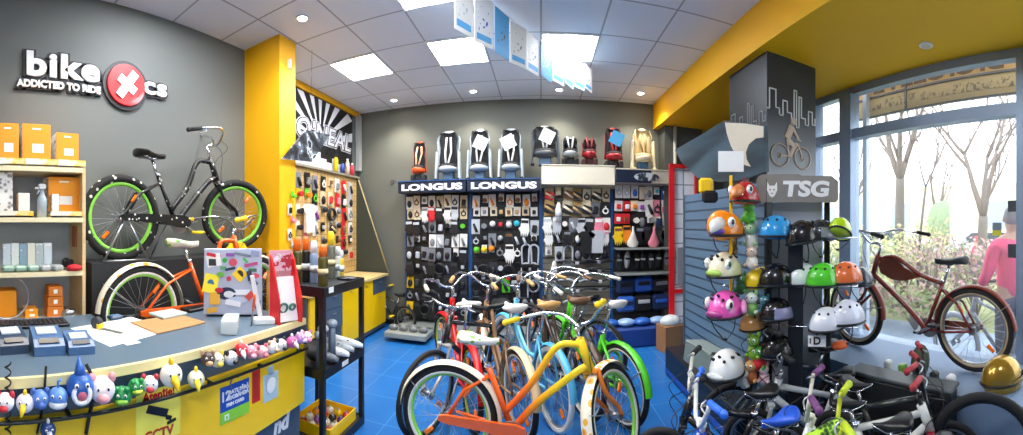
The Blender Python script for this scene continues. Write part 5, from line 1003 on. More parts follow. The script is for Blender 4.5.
# ------------------------------------------------------------------ helmets
def helmet(label, px, py, d, body, s=1.0, rz=None, style='vent', accent=None, second=None, extra=None, strap=True, pos=None, tiltx=0.0, group='helmets on the rack', tilty=0.0, bodym=None):
    """The nose of the helmet is +x. Its bottom rim sits at z = 0."""
    p = pos or at(px, py, d=d); t = thing('helmet', label, 'helmet', (p.x, p.y, p.z-.06*s), 0, group, rot=(tiltx, tilty, PI+.5 if rz is None else rz), scale=s)
    bm_ = bodym or mat('helmet_'+body, body, .22, coat=.5, noise=.02)
    def fn(q):
        x, y, z = q
        return (x*(1.0 if x > 0 else 1.08), y*(1-.12*max(0, x)), z if z > 0 else z*.28*(1+.7*max(0, -x)))
    MB().ell((0, 0, .0), (.135, .105, .14), 24, 14, fn=fn).build('shell', bm_, t)
    o = MB().torus((0, 0, -.012), (0, 0, 1), 1, .009, 28, 6, flat=(1, 1)).build('rim_trim', black_pl, t); me = o.data
    for v in me.vertices:
        r = math.hypot(v.co.x, v.co.y); k = (r-1)
        a = math.atan2(v.co.y, v.co.x); bx_ = (.137 if math.cos(a) > 0 else .145); v.co.x = math.cos(a)*(bx_+k); v.co.y = math.sin(a)*(.104*(1-.1*max(0, math.cos(a)))+k)
    if style == 'vent':
        for k, (a, b) in enumerate(((.0, .95), (.5, .75), (-.5, .75), (1.2, .9), (-1.2, .9), (2.0, .9), (-2.0, .9))):
            n = Vector((math.cos(a)*math.cos(b)*.135, math.sin(a)*math.cos(b)*.105, math.sin(b)*.14)); MB().ell(n*.985, (.026, .011, .010), 8, 6, rot=(0, -b*.8*math.cos(a), a)).build('vent', black_pl, t)
    elif style == 'skate':
        for a in (-1.2, -.4, .4, 1.2, 1.95, -1.95, 2.8, -2.8):
            for b in ((.85,) if abs(a) < 2.5 else (.7,)):
                n = Vector((math.cos(a)*math.cos(b)*.137, math.sin(a)*math.cos(b)*.106, math.sin(b)*.14)); MB().ell(n*.99, (.010, .010, .010), 8, 6).build('vent', mat('vent_navy', '23263a', .5), t)
    if accent: MB().ell((0, 0, .004), (.141, .045, .1425), 20, 10, fn=fn, v0=.35).build('top_stripe', mat('helmet_'+accent, accent, .25, coat=.4), t)
    if second: MB().ell((-.005, 0, .0), (.137, .107, .142), 24, 8, fn=lambda q: fn(q), v0=-.2, v1=.55).build('lower_band', mat('helmet_'+second, second, .25, coat=.4), t)
    if strap:
        for y in (-.09, .09): MB().tube(bez([(.03, y, -.01), (.02, y*.8, -.09), (.0, y*.2, -.16)], 8), .006, 5, flat=(1, .4)).build('chin_strap', black_pl, t)
        MB().box((0, 0, -.165), (.025, .03, .014), bev=.003).build('strap_buckle', black_pl, t)
    if extra:
        for e in extra:
            k, c = e[0], mat('helmet_'+e[1], e[1], .3, coat=.3)
            if k == 'eyes':
                for y in (-.075, .075): MB().ell((.075, y, .07), (.03, .022, .034), 12, 8).build('eye', eye_w, t); MB().ell((.088, y*1.22, .072), (.014, .010, .018), 8, 6).build('pupil', c, t)
            elif k == 'beak': MB().tube([(.10, 0, .06), (.16, 0, .045), (.195, 0, .01)], [.05, .036, .008], 12).build('beak', c, t)
            elif k == 'crest':
                for q in range(4): MB().tube([(.03-.05*q, 0, .12-.012*q), (-.01-.05*q, 0, .175-.018*q)], [.02, .004], 8).build('crest_spike', c, t)
            elif k == 'fins':
                for y in (-1, 1): MB().ell((-.03, y*.115, .045), (.06, .02, .028), 12, 6, rot=(0, .5, y*.5)).build('side_fin', c, t)
                MB().ell((-.15, 0, .07), (.02, .014, .06), 10, 6).build('tail_fin', c, t)
            elif k == 'mouth': MB().ell((.13, 0, .015), (.02, .06, .022), 12, 6).build('mouth', c, t)
            elif k == 'ears':
                for y in (-1, 1): MB().ell((-.02, y*.07, .13), (.015, .028, .04), 8, 6).build('ear', c, t)
            elif k == 'side': MB().ell((.04, -.02, .05), (.1, .095, .1), 18, 10).build('side_patch', c, t)
    return t
HL = PI+.55      # nose toward the shop, up-left in the photo
g5 = 'animal helmets on the slatwall'; g6 = 'adult and skate helmets on the column rack'
helmet('purple and orange parrot shaped kids helmet, highest on the slatwall', 727, 224, 2.6, 'f58a14', 1.1, HL, 'none', extra=[('eyes', '101010'), ('side', 'f58a14'), ('beak', 'e6e4de'), ('mouth', '7a4fb0')], accent='7b52b5', group=g5)
helmet('cream dinosaur kids helmet with green spots, second from top on the slatwall', 724, 264, 2.6, 'eae2c2', 1.1, HL, 'vent', extra=[('eyes', '2a6a30'), ('mouth', 'a9cf58')], second='dfe0a8', group=g5)
helmet('pink fish shaped kids helmet with fins on the slatwall', 725, 303, 2.55, 'e85ab4', 1.12, HL, 'vent', extra=[('eyes', '101010'), ('fins', 'f29ad0'), ('mouth', 'a93a86')], group=g5)
helmet('white kids helmet with dark eye hole at bottom of the slatwall', 726, 362, 2.55, 'ecefee', 1.12, HL, 'vent', extra=[('mouth', 'dfe3e2')], group=g5)
helmet('red bird shaped kids helmet on top under the lettered header', 745, 192, 2.55, 'b8201c', .95, HL, 'none', extra=[('eyes', '101010'), ('crest', '7a1613'), ('beak', 'e8894a')], group=g5, strap=False)
helmet('yellow kids helmet with red and white front, behind the pink fish helmet', 758, 277, 2.7, 'f4cf1f', .85, .2, 'none', extra=[('mouth', 'd8262c'), ('side', 'f4cf1f')], group=g5)
helmet('orange and cream kids helmet low beside the pink fish helmet', 753, 320, 2.7, 'efb066', .8, .2, 'vent', extra=[('beak', 'f3a01c'), ('eyes', '101010')], group=g5)
# soft animal toys on the slatwall between the helmets
def toy(label, px, py, d, c1, c2, s=1.0):
    p = at(px, py, d=d); t = thing('animal_toy', label, 'toy', p, PI+.6, 'small animal toys and horns on the slatwall', scale=s)
    MB().ell((0, 0, -.03), (.04, .045, .055), 12, 8).build('body', mat('toy_'+c1, c1, .4), t); MB().ell((.01, 0, .045), (.042, .045, .04), 12, 8).build('head', mat('toy_'+c2, c2, .4), t)
    for y in (-.018, .018): MB().ell((.045, y, .055), (.009, .01, .013), 8, 6).build('eye', eye_w, t); MB().ell((.053, y, .055), (.004, .005, .006), 6, 5).build('pupil', pupil, t)
    for y in (-.032, .032): MB().ell((0, y, .085), (.012, .014, .02), 8, 6).build('ear', mat('toy_'+c1, c1, .4), t); MB().ell((.02, y*1.25, -.05), (.03, .014, .014), 8, 6).build('paw', mat('toy_'+c2, c2, .4), t)
for l, x, y, a, b, s in (('bright green frog toy right of the parrot helmet', 749, 212, '5fbf3a', '6fcf4a', 1.1), ('pale green and white toy below the bright green frog toy', 751, 236, 'e9e6d8', 'a8cf9a', 1.1), ('white bear toy beside the cream dinosaur helmet', 752, 258, 'efe9dc', 'e8c8b0', 1.0),
                         ('dark green toy between the dinosaur and fish helmets', 741, 284, '2f6a3a', '4c8a4a', .9), ('green toy with white belly right of the fish helmet', 752, 304, '8fc46a', 'e6efe0', 1.0), ('brown monkey toy below the parrot helmet', 733, 246, '6d4a30', 'a87850', .8),
                         ('lime green dragon toy right of the white helmet', 754, 347, '9cc93a', '7fb43a', 1.1), ('red and green parrot toy right of the white helmet', 759, 358, 'd82f3a', '4c9c3a', 1.1), ('orange and brown toy under the red and green parrot toy', 751, 372, 'b86a3a', 'd8a060', 1.0), ('pale pink elephant toy under the red and green parrot toy', 764, 374, 'e2b9c4', 'e9d3d8', .9),
                         ('white and grey toy at the foot of the slatwall', 744, 378, 'cfd0cc', 'e4e2dc', .9), ('teal toy beside the small yellow helmet', 765, 305, '3f8a9a', '4f9aa8', .8)): toy(l, x, y, 2.62, a, b, s)
# slatwall gondola
slat = thing('slatwall_stand', 'blue grey slatwall panel carrying the animal helmets', 'slatwall', (1.62, 3.05, 0))
MB().box((0, 0, 1.14), (.04, 1.6, 1.68)).build('slat_board', grid_mat('slatwall_blue', '5f7a93', '33475a', 50, .10, 25, 0, .010, .4, .04, 3, axes=(1, 2)), slat)
MB().box((-.01, .81, 1.14), (.06, .02, 1.7)).build('end_trim', steel, slat); MB().box((-.005, -.79, 1.05), (.05, .03, 1.9)).build('end_trim', dark_met, slat)
MB().box((-.12, 0, .15), (.3, 1.55, .3), bev=.01).build('base_step', mat('step_black', '17191d', .4), slat); MB().box((-.275, 0, .06), (.006, 1.5, .05)).build('blue_kick_strip', mat('strip_blue', '1d4aa8', .4), slat)
for y, z in ((2.15, 1.62), (2.15, 1.36), (2.15, 1.08), (2.2, .68), (2.3, 1.9), (2.35, 1.5), (2.35, 1.2)): MB().tube([(-.02, y-3.05+.15, z), (-.30, y-3.05+.08, z-.01)], .005, 6).build('hook', chrome, slat)
t = thing('storage_case', 'grey green plastic case on the black step beside the white helmet', 'case', (1.50, 3.05, .305), .1); MB().box((0, 0, .11), (.26, .5, .2), (0, .15, 0), bev=.02).build('case_body', mat('case_grey', '6f7c7a', .5), t); MB().box((-.02, 0, .215), (.2, .45, .02), (0, .15, 0), bev=.005).build('case_lid', mat('case_lid', '8b9793', .5), t)
# header boards over the slatwall
hb_ = thing('header_board', 'dark shaped header board with cream swoosh left of the skyline column', 'header board', (1.70, 3.4, 2.4))
def yz(px, py, X=1.70): p = at(px, py, X=X); return (p.y-3.4, p.z-2.4)
outline = [yz(677, 150), yz(700, 137), yz(727, 121), yz(768, 126), yz(769, 172), yz(745, 180), yz(722, 182), yz(700, 178), yz(684, 163)]
MB().prism(outline, (0, 0, 0), (0, 1, 0), (0, 0, 1), -.03).build('board', patterned('mountain_print', [(0, '1a2530'), (.4, '223340'), (.6, '3f5866'), (1, '5c7480')], 'noise', 2.2, .35, 'LINEAR', stretch=(1, .4, 2)), hb_)
sw = [yz(728, 123), yz(748, 124), yz(767, 127), yz(767, 138), yz(759, 139), yz(752, 145), yz(749, 153), yz(750, 160), yz(754, 167), yz(747, 165), yz(740, 157), yz(734, 146), yz(730, 134)]
MB().prism([(a, b) for a, b in sw], (-.031, 0, 0), (0, 1, 0), (0, 0, 1), -.004).build('swoosh_print', mat('swoosh_cream', 'cfc8b6', .5), hb_)
for a in ((.3, 0), (-.5, -.1)): MB().tube([(-.01, a[0], a[1]), (.16, a[0], a[1])], .01, 6).build('bracket', steel, hb_)
p = at(731, 175, d=2.55); t = thing('price_sign', 'blank white card sign on a yellow pole above the parrot helmet', 'sign', (p.x, p.y, 1.1), -.50)
MB().box((0, .03, .40), (.022, .012, 1.0), bev=.003).build('pole', yell, t); q = at(731, 161, d=2.55); MB().box((0, .02, q.z-1.1), (.18, .006, .145), bev=.002).build('card', paper, t)
t = thing('toy_bag', 'yellow and black bag hanging above the slatwall end', 'bag', at(706, 186, d=3.0), -.4); MB().box((0, 0, 0), (.12, .06, .13), bev=.02).build('bag_body', yell, t); MB().box((.03, -.02, -.09), (.13, .06, .1), bev=.02).build('lower_pouch', black_pl, t)
# column rack with the lettered header
rk2 = thing('helmet_rack', 'grey helmet rack with white lettered header in front of the column', 'rack', (1.95, 2.42, 0))
RA = -.68
ux = Vector((math.cos(RA), math.sin(RA), 0))
h0, h1 = at(757, 188, d=2.78), at(838, 190, d=2.78); hc = (h0+h1)/2; hw = (h1-h0).length; ha = math.atan2((h1-h0).y, (h1-h0).x); n_ = Vector((math.sin(ha), -math.cos(ha), 0))
hx = MB(); hx.T = Matrix.Translation(Vector((hc.x, hc.y, 1.925))-Vector((1.95, 2.42, 0))) @ Matrix.Rotation(ha, 4, 'Z')
w2 = hw/2; z2 = .105; pl = [(-w2, -z2+.02), (-w2+.02, -z2), (w2-.02, -z2), (w2, -z2+.02), (w2, z2-.05), (w2-.05, z2-.01), (w2*.1, z2-.01), (w2*.05, z2), (-w2*.9, z2), (-w2, z2-.03)]
hx.prism(pl, (0, 0, 0), (1, 0, 0), (0, 0, 1), .02).build('header', mat('rack_header', '8d8983', .35), rk2)
c_ = Vector((hc.x, hc.y, 1.925))-Vector((1.95, 2.42, 0)) + n_*.025
def rt(n, s, off, z, size, **k): return text(n, s, white_ink, rk2, c_+Vector((math.cos(ha)*off, math.sin(ha)*off, z)), size, Euler((PI/2, 0, ha)), bold=.007, **k)
rt('lettering', 'TSG', .06, -.01, .155, sx=1.25, shear=.1)
em = MB(); em.T = Matrix.Translation(c_+Vector((math.cos(ha)*-.19, math.sin(ha)*-.19, -.01))) @ Matrix.Rotation(ha, 4, 'Z')
em.prism([(-.035, .06), (-.02, .03), (.02, .03), (.035, .06), (.04, -.0), (.02, -.045), (0, -.06), (-.02, -.045), (-.04, 0)], (0, 0, 0), (1, 0, 0), (0, 0, 1), .004).build('emblem', white_ink, rk2)
em = MB(); em.T = Matrix.Translation(c_+n_*.005+Vector((math.cos(ha)*-.19, math.sin(ha)*-.19, -.01))) @ Matrix.Rotation(ha, 4, 'Z')
em.box((-.015, 0, .0), (.012, .004, .01), (0, .4, 0)).box((.015, 0, .0), (.012, .004, .01), (0, -.4, 0)).box((0, 0, -.028), (.02, .004, .006)).build('emblem_mark', mat('rack_header', '8d8983', .35), rk2)
def rp(name, px0, px1, z0, z1, d, m, th=.02):
    a, b = at(px0, 200, d=d), at(px1, 200, d=d); c = (a+b)/2; aa = math.atan2((b-a).y, (b-a).x)
    x = MB(); x.T = Matrix.Translation(Vector((c.x, c.y, (z0+z1)/2))-Vector((1.95, 2.42, 0))) @ Matrix.Rotation(aa, 4, 'Z'); x.box((0, 0, 0), ((b-a).length, th, z1-z0), bev=.004); return x.build(name, m, rk2)
rp('back_panel', 772, 822, .55, 1.84, 2.88, mat('rack_back_pale', 'b8bdca', .4)); rp('side_post', 764, 768, .0, 1.9, 2.86, dark_met, .03); rp('side_post', 824, 830, .0, 1.9, 2.86, dark_met, .03)
rp('centre_post', 788, 803, 0, 1.52, 2.66, mat('post_blue_black', '121722', .5), .10); rp('base_plate', 760, 850, 0, .06, 2.8, dark_met, .3)
for z in (1.56, 1.22, .93):
    x = MB()
    for off in (0, .05): a, b = at(762, 200, d=2.70-off), at(858, 200, d=2.62-off); x.tube([Vector((a.x, a.y, z))-Vector((1.95, 2.42, 0)), Vector((b.x, b.y, z))-Vector((1.95, 2.42, 0))], .005, 6)
    x.build('wire_arm', chrome, rk2)
# cyclist print on the column
ck = MB(); ck.T = Matrix.Translation((2.14, 2.612, 2.28)) @ Matrix.Rotation(0, 4, 'Z'); pm = mat('cyclist_print', 'b9a596', .5, noise=0)
for x in (-.14, .13): ck.torus((x, 0, 0), (0, 1, 0), .10, .008, 28, 4, flat=(1, .25)); ck.torus((x, 0, 0), (0, 1, 0), .02, .006, 12, 4, flat=(1, .25))
for a, b, r in (((-.14, 0), (-.03, .0), .007), ((-.03, 0), (.07, .13), .009), ((-.05, .11), (.07, .13), .009), ((.07, .13), (.13, 0), .009), ((-.03, 0), (-.06, .13), .007), ((.05, .17), (.11, .16), .006), ((-.03, .0), (.03, .1), .02), ((.03, .1), (-.06, .16), .024), ((-.06, .16), (.0, .28), .034), ((.0, .28), (.08, .17), .014)): ck.tube([(a[0], 0, a[1]), (b[0], 0, b[1])], r, 6, flat=(1, .15), up=(0, 0, 1) if abs(a[0]-b[0]) > .02 else (1, 0, 0), smooth=False)
ck.ell((.02, 0, .33), (.033, .006, .036), 14, 8); ck.build('cyclist_print', pm, col)
SK = PI-.1
helmet('bright blue skate helmet, first of the top row on the column rack', 776, 226, 2.62, '2f9ee0', 1.0, SK, 'skate', group=g6); helmet('matt black helmet second of the top row, straps dangling', 803, 231, 2.62, '16171b', 1.0, SK, 'vent', group=g6, tilty=.2)
helmet('grey and black helmet third of the top row on the column rack', 821, 229, 2.66, '2a2d33', .9, SK, 'vent', second='868c92', group=g6); helmet('acid lime helmet at right end of the top row', 840, 226, 2.66, 'b4dc1e', .82, .5, 'skate', group=g6, tilty=.5)
helmet('black helmet first of the middle row on the column rack', 776, 274, 2.62, '131418', 1.0, SK, 'vent', group=g6); helmet('white and pale teal helmet second of the middle row', 802, 274, 2.68, 'dfe9e4', .95, SK, 'skate', accent='c6ded6', group=g6)
helmet('bright green skate helmet in middle of the middle row', 823, 274, 2.55, '4fc92c', 1.0, SK, 'skate', group=g6); helmet('orange skate helmet right of the green one', 846, 272, 2.60, 'e2703a', .95, SK, 'skate', group=g6); helmet('dark slate helmet at right end of the middle row', 860, 276, 2.72, '3a4654', .85, SK, 'none', group=g6)
helmet('black helmet with purple lower band in the third row', 776, 308, 2.62, '17181d', .95, SK, 'vent', second='8f8fb4', group=g6); helmet('white skate helmet left of the pair in the third row', 826, 318, 2.5, 'dfe3ee', .95, SK, 'skate', group=g6)
helmet('white skate helmet right of the pair in the third row', 847, 311, 2.55, 'd9deee', 1.0, SK, 'skate', group=g6); helmet('black helmet lowest on the column rack', 777, 345, 2.62, '15161a', .95, SK, 'vent', group=g6)
t = thing('number_card', 'small white card with letter D under the white skate helmets', 'card', at(817, 341, d=2.45), -.8); MB().box((0, 0, 0), (.12, .004, .075)).build('card', paper, t); text('lettering', 'D', black_ink, t, (0, -.004, 0), .07, (PI/2, 0, 0), bold=.002); text('lettering', 'I', black_ink, t, (-.045, -.004, 0), .05, (PI/2, 0, 0), bold=.001)
p = at(840, 345, d=2.55); o = MB().ell((0, 0, 0), (.07, .05, .03), 14, 8).build('orange_pouch', mat('pouch_orange', 'e8682c', .5), loc=p); tag(o, 'orange pouch beside the white letter card under the skate helmets', 'pouch')
helmet('gold full helmet with dark visor resting on the window ledge, lower right', 1003, 378, 2.45, 'b08a2c', 1.15, -.7, 'none', group=None, strap=False, pos=Vector((2.50, .80, .565)), accent=None, extra=[('mouth', '1a1a1c')], bodym=mat('helmet_gold', 'a8842c', .2, .55, coat=.5))
gh = [o for o in C.objects if o.get('label', '').startswith('gold full helmet')][0]; MB().ell((0, 0, -.01), (.138, .108, .11), 20, 10, v1=.2).build('chin_guard', mat('helmet_gold', 'a8842c', .2, .55, coat=.5), gh); gh.location.z += .06
# tyres and clutter in the lower right corner
def loose_tyre(label, px, py, d, R, tilt, rz): p = at(px, py, d=d); t = thing('loose_tyre', label, 'tyre', (p.x, p.y, max(R, .02)), rz, rot=(tilt, 0, rz)); MB().torus((0, 0, 0), (0, 1, 0), R-.03, .028, 44, 10).build('tyre', tread, t); MB().torus((0, 0, 0), (0, 1, 0), R-.06, .012, 40, 6).build('bead', dark_met, t)
loose_tyre('black tyre standing against the window ledge below the gold helmet', 984, 430, 2.15, .33, -.1, .3-PI/2)
p = at(812, 424, d=1.75); o = MB().torus((0, 0, 0), (.2, 1, .1), .15, .03, 36, 10, flat=(1, 1.1)).build('loose_tyre', patterned('acid_tread', [(0, '1f2a14'), (.3, '4c7a1c'), (.5, 'a8d62a'), (1, 'b9e23a')], 'voronoi', 40, .6), loc=(p.x, p.y, .62), rot=(.9, .2, .6)); tag(o, 'acid green knobbly tyre lying across the kids bicycles', 'tyre')
t = thing('toolbox', 'long black display case along the foot of the window ledge', 'case', (2.18, 1.45, 0), .12); MB().box((0, 0, .27), (.16, .8, .54), bev=.02).build('case_body', mat('case_black', '1e2224', .5), t); MB().box((0, 0, .55), (.18, .82, .03), bev=.008).build('case_lid', mat('case_lid_dark', '3a4246', .4), t)
for k in range(5):
    p = at(902+k*13, 343-k, X=2.42); o = MB().box((0, 0, .04), (.07, .06, .075), bev=.012).build('pedal_display', mat(['white_plastic', 'green_pedal', 'silver_pedal', 'dark_pedal', 'white_plastic'][k], ['eceeee', '7fae3a', 'c3cbd2', '30353a', 'eceeee'][k], .35), loc=(2.40, 1.72-k*.14, .482)); tag(o, ['white', 'green', 'silver', 'dark', 'last white'][k]+' pedal on the window ledge under the cruiser bottom bracket, counted from the column', 'pedal')
o = MB().ell((0, 0, .13), (.10, .06, .13), 16, 10).build('green_pouch', mat('pouch_olive', '3f4c34', .7), loc=(2.40, 1.42, .48)); tag(o, 'dark olive pouch standing on the ledge before the cruiser rear wheel', 'pouch')
# ------------------------------------------------------------------ the street outside the window
gnd = MB().box((14, 3, -.06), (21.6, 40, .06)).build('ground_grass', patterned('grass_ground', [(0, '5d6a3c'), (.5, '8b9560'), (1, 'a9a58a')], 'noise', 5, .9, 'LINEAR')); struct(gnd)
pav = MB().box((4.2, 3, -.015), (2.1, 40, .03)).build('ground_pavement', grid_mat('pavement', '8fa0b3', '74859a', .5, .5, 0, 0, .006, .8)); struct(pav)
road = MB().box((13.5, 3, -.02), (4, 40, .03)).build('road', mat('asphalt', '8c9198', .8)); struct(road)
bark = mat('bark', '6f675f', .9, noise=.2); twig = mat('twig', '7d7068', .9)
def tree(label, x, y, h, seed, r0=.14, group='bare street trees', z0=0.0, lean=0.0, fork=.38, cat='tree'):
    rg = random.Random(seed); t = thing('bare_tree', label, cat, (x, y, z0), 0, group); tr = MB(); br = MB()
    top = Vector((lean, 0, h*fork)); tr.tube(bez([(0, 0, 0), (lean*.3, .02, h*fork*.5), top], 8), [r0, r0*.95, r0*.9, r0*.85, r0*.8, r0*.78, r0*.76, r0*.74, r0*.72][:9], 10)
    def grow(p, d, L, r, lv):
        q = [p]; dd = d.copy()
        for i in range(4): dd = (dd+Vector((rg.uniform(-.14, .14), rg.uniform(-.14, .14), .10))).normalized(); q.append(q[-1]+dd*L/4)
        br.tube(q, [r, r*.86, r*.74, r*.62, r*.5], 6 if lv < 2 else 4)
        if lv < 4:
            for i in range(3 if lv < 3 else 2):
                k = rg.choice((1, 2, 3, 4)) if i else 4; a = rg.uniform(0, 2*PI); s_ = rg.uniform(.4, .8); e = (dd+Vector((math.cos(a), math.sin(a), .1))*s_).normalized(); grow(q[k], e, L*rg.uniform(.6, .8), r*.52, lv+1)
    n0 = 3
    for i in range(n0):
        a = i*2*PI/n0+rg.uniform(-.4, .4); grow(top, Vector((math.cos(a)*.42, math.sin(a)*.42, 1)).normalized(), h*.26, r0*.55, 0)
    o = tr.build('trunk', bark, t) if not tr.v == [] else None
    br.build('branch', twig, t)
    return t
tree('bare tree left of the pair outside, trunk behind the cruiser handlebar', 8.0, 5.35, 6.8, 3, .17, fork=.42); tree('bare forked tree right of the pair outside, above the yellow sticker', 8.3, 3.15, 6.2, 11, .16, fork=.30)
tree('slim bare tree far behind between the two larger bare trees', 12.5, 6.6, 6.0, 5, .10, fork=.3); tree('slim leaning bare sapling in the shrubs outside the window', 5.9, 3.55, 3.4, 8, .035, fork=.7, lean=.3); tree('small bare tree at the far left of the window', 11, 9.6, 6, 21, .12)
def shrub(label, x, y, w, h, seed, cols, n=420):
    rg = random.Random(seed); t = thing('shrub', label, 'shrub', (x, y, 0), 0, 'shrubs along the pavement'); st = MB(); lf = [MB() for _ in cols]
    for i in range(26):
        a = rg.uniform(0, 2*PI); e = Vector((math.cos(a)*w*rg.uniform(.2, 1), math.sin(a)*w*rg.uniform(.2, 1), h*rg.uniform(.6, 1.05))); m_ = e*.5+Vector((rg.uniform(-.1, .1), rg.uniform(-.1, .1), h*.12)); st.tube([(0, 0, 0), tuple(m_), tuple(e)], [.012, .008, .003], 4)
    for i in range(n):
        a = rg.uniform(0, 2*PI); b = math.asin(rg.uniform(-.2, 1)); r = rg.uniform(.55, 1.0); p = Vector((math.cos(a)*math.cos(b)*w*r, math.sin(a)*math.cos(b)*w*r, h*.48+h*.52*math.sin(b)*r)); s_ = rg.uniform(.03, .065)
        u = Vector((rg.uniform(-1, 1), rg.uniform(-1, 1), rg.uniform(-1, 1))).normalized(); v = u.orthogonal().normalized(); l = lf[rg.randrange(len(cols))]; l.add([p-u*s_, p+v*s_*.5, p+u*s_, p-v*s_*.5], [(0, 1, 2, 3)])
    st.build('stem', twig, t)
    for l, c in zip(lf, cols): l.build('foliage', mat('leaf_'+c, c, .7, noise=.2, scale=5), t)
sc_ = ['8fa05c', 'b7b27a', 'a98a80', 'c79aa0', '7c8c5e', 'cfc08a']
for k, (x, y, w, h, cc, lab) in enumerate(((5.6, 5.9, .8, 1.45, (4, 0, 1), 'green grey shrub outside at left end of the window'), (5.7, 4.75, .8, 1.5, (0, 1, 4), 'yellow green shrub behind the window cruiser handlebar'), (5.9, 3.9, .75, 1.65, (1, 5, 0), 'tall straw coloured shrub outside in middle of the window'), (5.7, 3.1, .8, 1.55, (2, 1, 3), 'pinkish brown shrub outside above the cruiser saddle'),
                                        (6.0, 2.4, .75, 1.45, (2, 4, 3), 'rose tinted shrub behind the person in pink'), (6.1, 1.6, .8, 1.4, (4, 0, 2), 'dull green shrub right of the rose tinted shrub'), (4.9, 4.0, .55, .8, (2, 3, 4), 'low reddish shrub close to the pavement, middle of the window'), (4.9, 3.0, .5, .75, (4, 2, 0), 'low grey green shrub close to the pavement behind the cruiser saddle'), (4.9, 5.1, .55, .8, (4, 2, 1), 'low grey shrub close to the pavement behind the cruiser front wheel'), (7.4, 4.2, 1.1, 1.9, (1, 5, 0), 'large pale yellow shrub farther back between the two bare trees'), (7.6, 6.4, 1.1, 1.7, (0, 5, 1), 'large pale green shrub farther back at left end of window'))): shrub(lab, x, y, w, h, k+40, [sc_[q] for q in cc], 700)
# far building, cars, posts
bd = thing('far_building', 'pale yellowish building far across the street', 'building', (20, 9, 0), 0); MB().box((0, 0, 1.9), (4, 22, 3.8)).build('wall_mass', mat('pale_render', 'e8dfb9', .8), bd)
for k in range(7): MB().box((-2.02, -9+k*3, 2.2), (.06, 1.3, 1.4)).build('facade_window', mat('far_glass', '9fb0bf', .2), bd)
def car(label, x, y, rz, c):
    t = thing('car', label, 'car', (x, y, 0), rz); pr = [(-2.1, .3), (2.1, .3), (2.15, .75), (1.2, .95), (.6, 1.42), (-.9, 1.45), (-1.6, 1.0), (-2.12, .9)]
    MB().prism(pr, (0, .8, 0), (1, 0, 0), (0, 0, 1), 1.6).build('car_body', mat('car_'+c, c, .25, .3, coat=.5), t); MB().prism([(1.05, .97), (.55, 1.36), (-.85, 1.38), (-1.4, 1.02)], (0, .82, 0), (1, 0, 0), (0, 0, 1), 1.64).build('car_window', mat('car_glass', '39434d', .1), t)
    for a in (-1.3, 1.3):
        for b in (-.78, .78): MB().torus((a, b, .32), (0, 1, 0), .22, .1, 20, 8).build('car_wheel', tread, t)
car('silver car parked across the street behind the left bare tree', 13.0, 9.4, PI/2, 'c9ced4'); car('dark blue car parked across the street behind the person in pink', 13.4, .2, PI/2, '3c4a66'); car('white car parked across the street between the two bare trees', 13.2, 4.6, PI/2, 'e6e8ea')
p = at(958, 205, d=7.0); o = MB().cyl((0, 0, 0), (0, 0, 2.1), .07).box((0, 0, 1.6), (.02, .34, .9)).build('street_post', white_pl, loc=(p.x, p.y, 0)); tag(o, 'white street post with board left of the forked bare tree', 'post')
p = at(943, 200, d=14); t = thing('evergreen_bush', 'rounded green evergreen left of the forked bare tree', 'tree', (p.x, p.y, 0)); MB().ell((0, 0, 1.7), (.6, .6, .9), 16, 10, fn=lambda q: (q[0]*(1+.12*math.sin(9*q[2]+5*q[1])), q[1]*(1+.12*math.sin(8*q[0])), q[2])).build('foliage', mat('evergreen', '8aa07a', .8, noise=.3, scale=8), t); MB().cyl((0, 0, 0), (0, 0, 1), .09).build('trunk', bark, t)
# awning post and fascia sign seen from behind
o = MB().box((0, 0, 1.75), (.06, .06, 3.5)).build('awning_post', mat('post_pale', 'b9c4d2', .4), loc=(3.42, 2.78, 0)); tag(o, 'pale square awning post just outside the window mullion', 'post')
fs = thing('fascia_sign', 'pale yellow fascia sign outside seen from behind, its letters mirrored', 'sign', (3.5, 1.95, 3.2))
MB().box((0, 0, 0), (.02, 2.1, .50)).build('sign_panel', mat('sign_translucent', 'cbb27c', .6), fs)
text('lettering', 'BICICLETE', mat('sign_letter', '5e574c', .6), fs, (-.014, -.05, .13), .34, RR, bold=.008, mirror=True, sx=1.05)
MB().box((-.013, 0, -.12), (.004, 1.9, .10)).build('small_print', patterned('sign_small_print', [(0, '7d6c50'), (.4, '8c7a5a'), (.44, 'cbb27c'), (1, 'cbb27c')], 'noise', 30, .6, stretch=(1, 1, .6)), fs)
MB().box((-.02, 0, -.015), (.03, 2.12, .02)).box((-.02, 0, -.25), (.03, 2.12, .02)).box((-.02, -1.05, 0), (.03, .03, .5)).box((-.02, .3, 0), (.03, .02, .5)).build('sign_frame', mat('sign_frame', '57606b', .4, .3), fs)
MB().box((-.25, 0, .26), (.6, 2.4, .02)).build('awning_board', mat('awning_grey', '8c98a8', .5), fs)
# stickers on the glass
t = thing('glass_sticker', 'blue and yellow square sticker on the window glass left of the person in pink', 'sticker', (3.075, at(997, 230, X=3.075).y, at(997, 229, X=3.075).z)); MB().box((0, 0, 0), (.003, .085, .115)).build('sticker', mat('sticker_steel', '7d90a0', .5), t); MB().box((-.002, 0, -.035), (.003, .085, .045)).build('yellow_band', mat('sticker_yellow', 'd9d43a', .5), t)
for py, hh, lab in ((206, .10, 'upper'), (251, .12, 'lower')):
    q = at(1016, py, X=3.07); o = MB().box((0, 0, 0), (.004, .15, hh)).build('glass_sticker', mat('sticker_dark', '3f4a52', .5), loc=(3.075, q.y, q.z)); tag(o, f'{lab} dark rectangular sticker on the window glass at right edge', 'sticker')
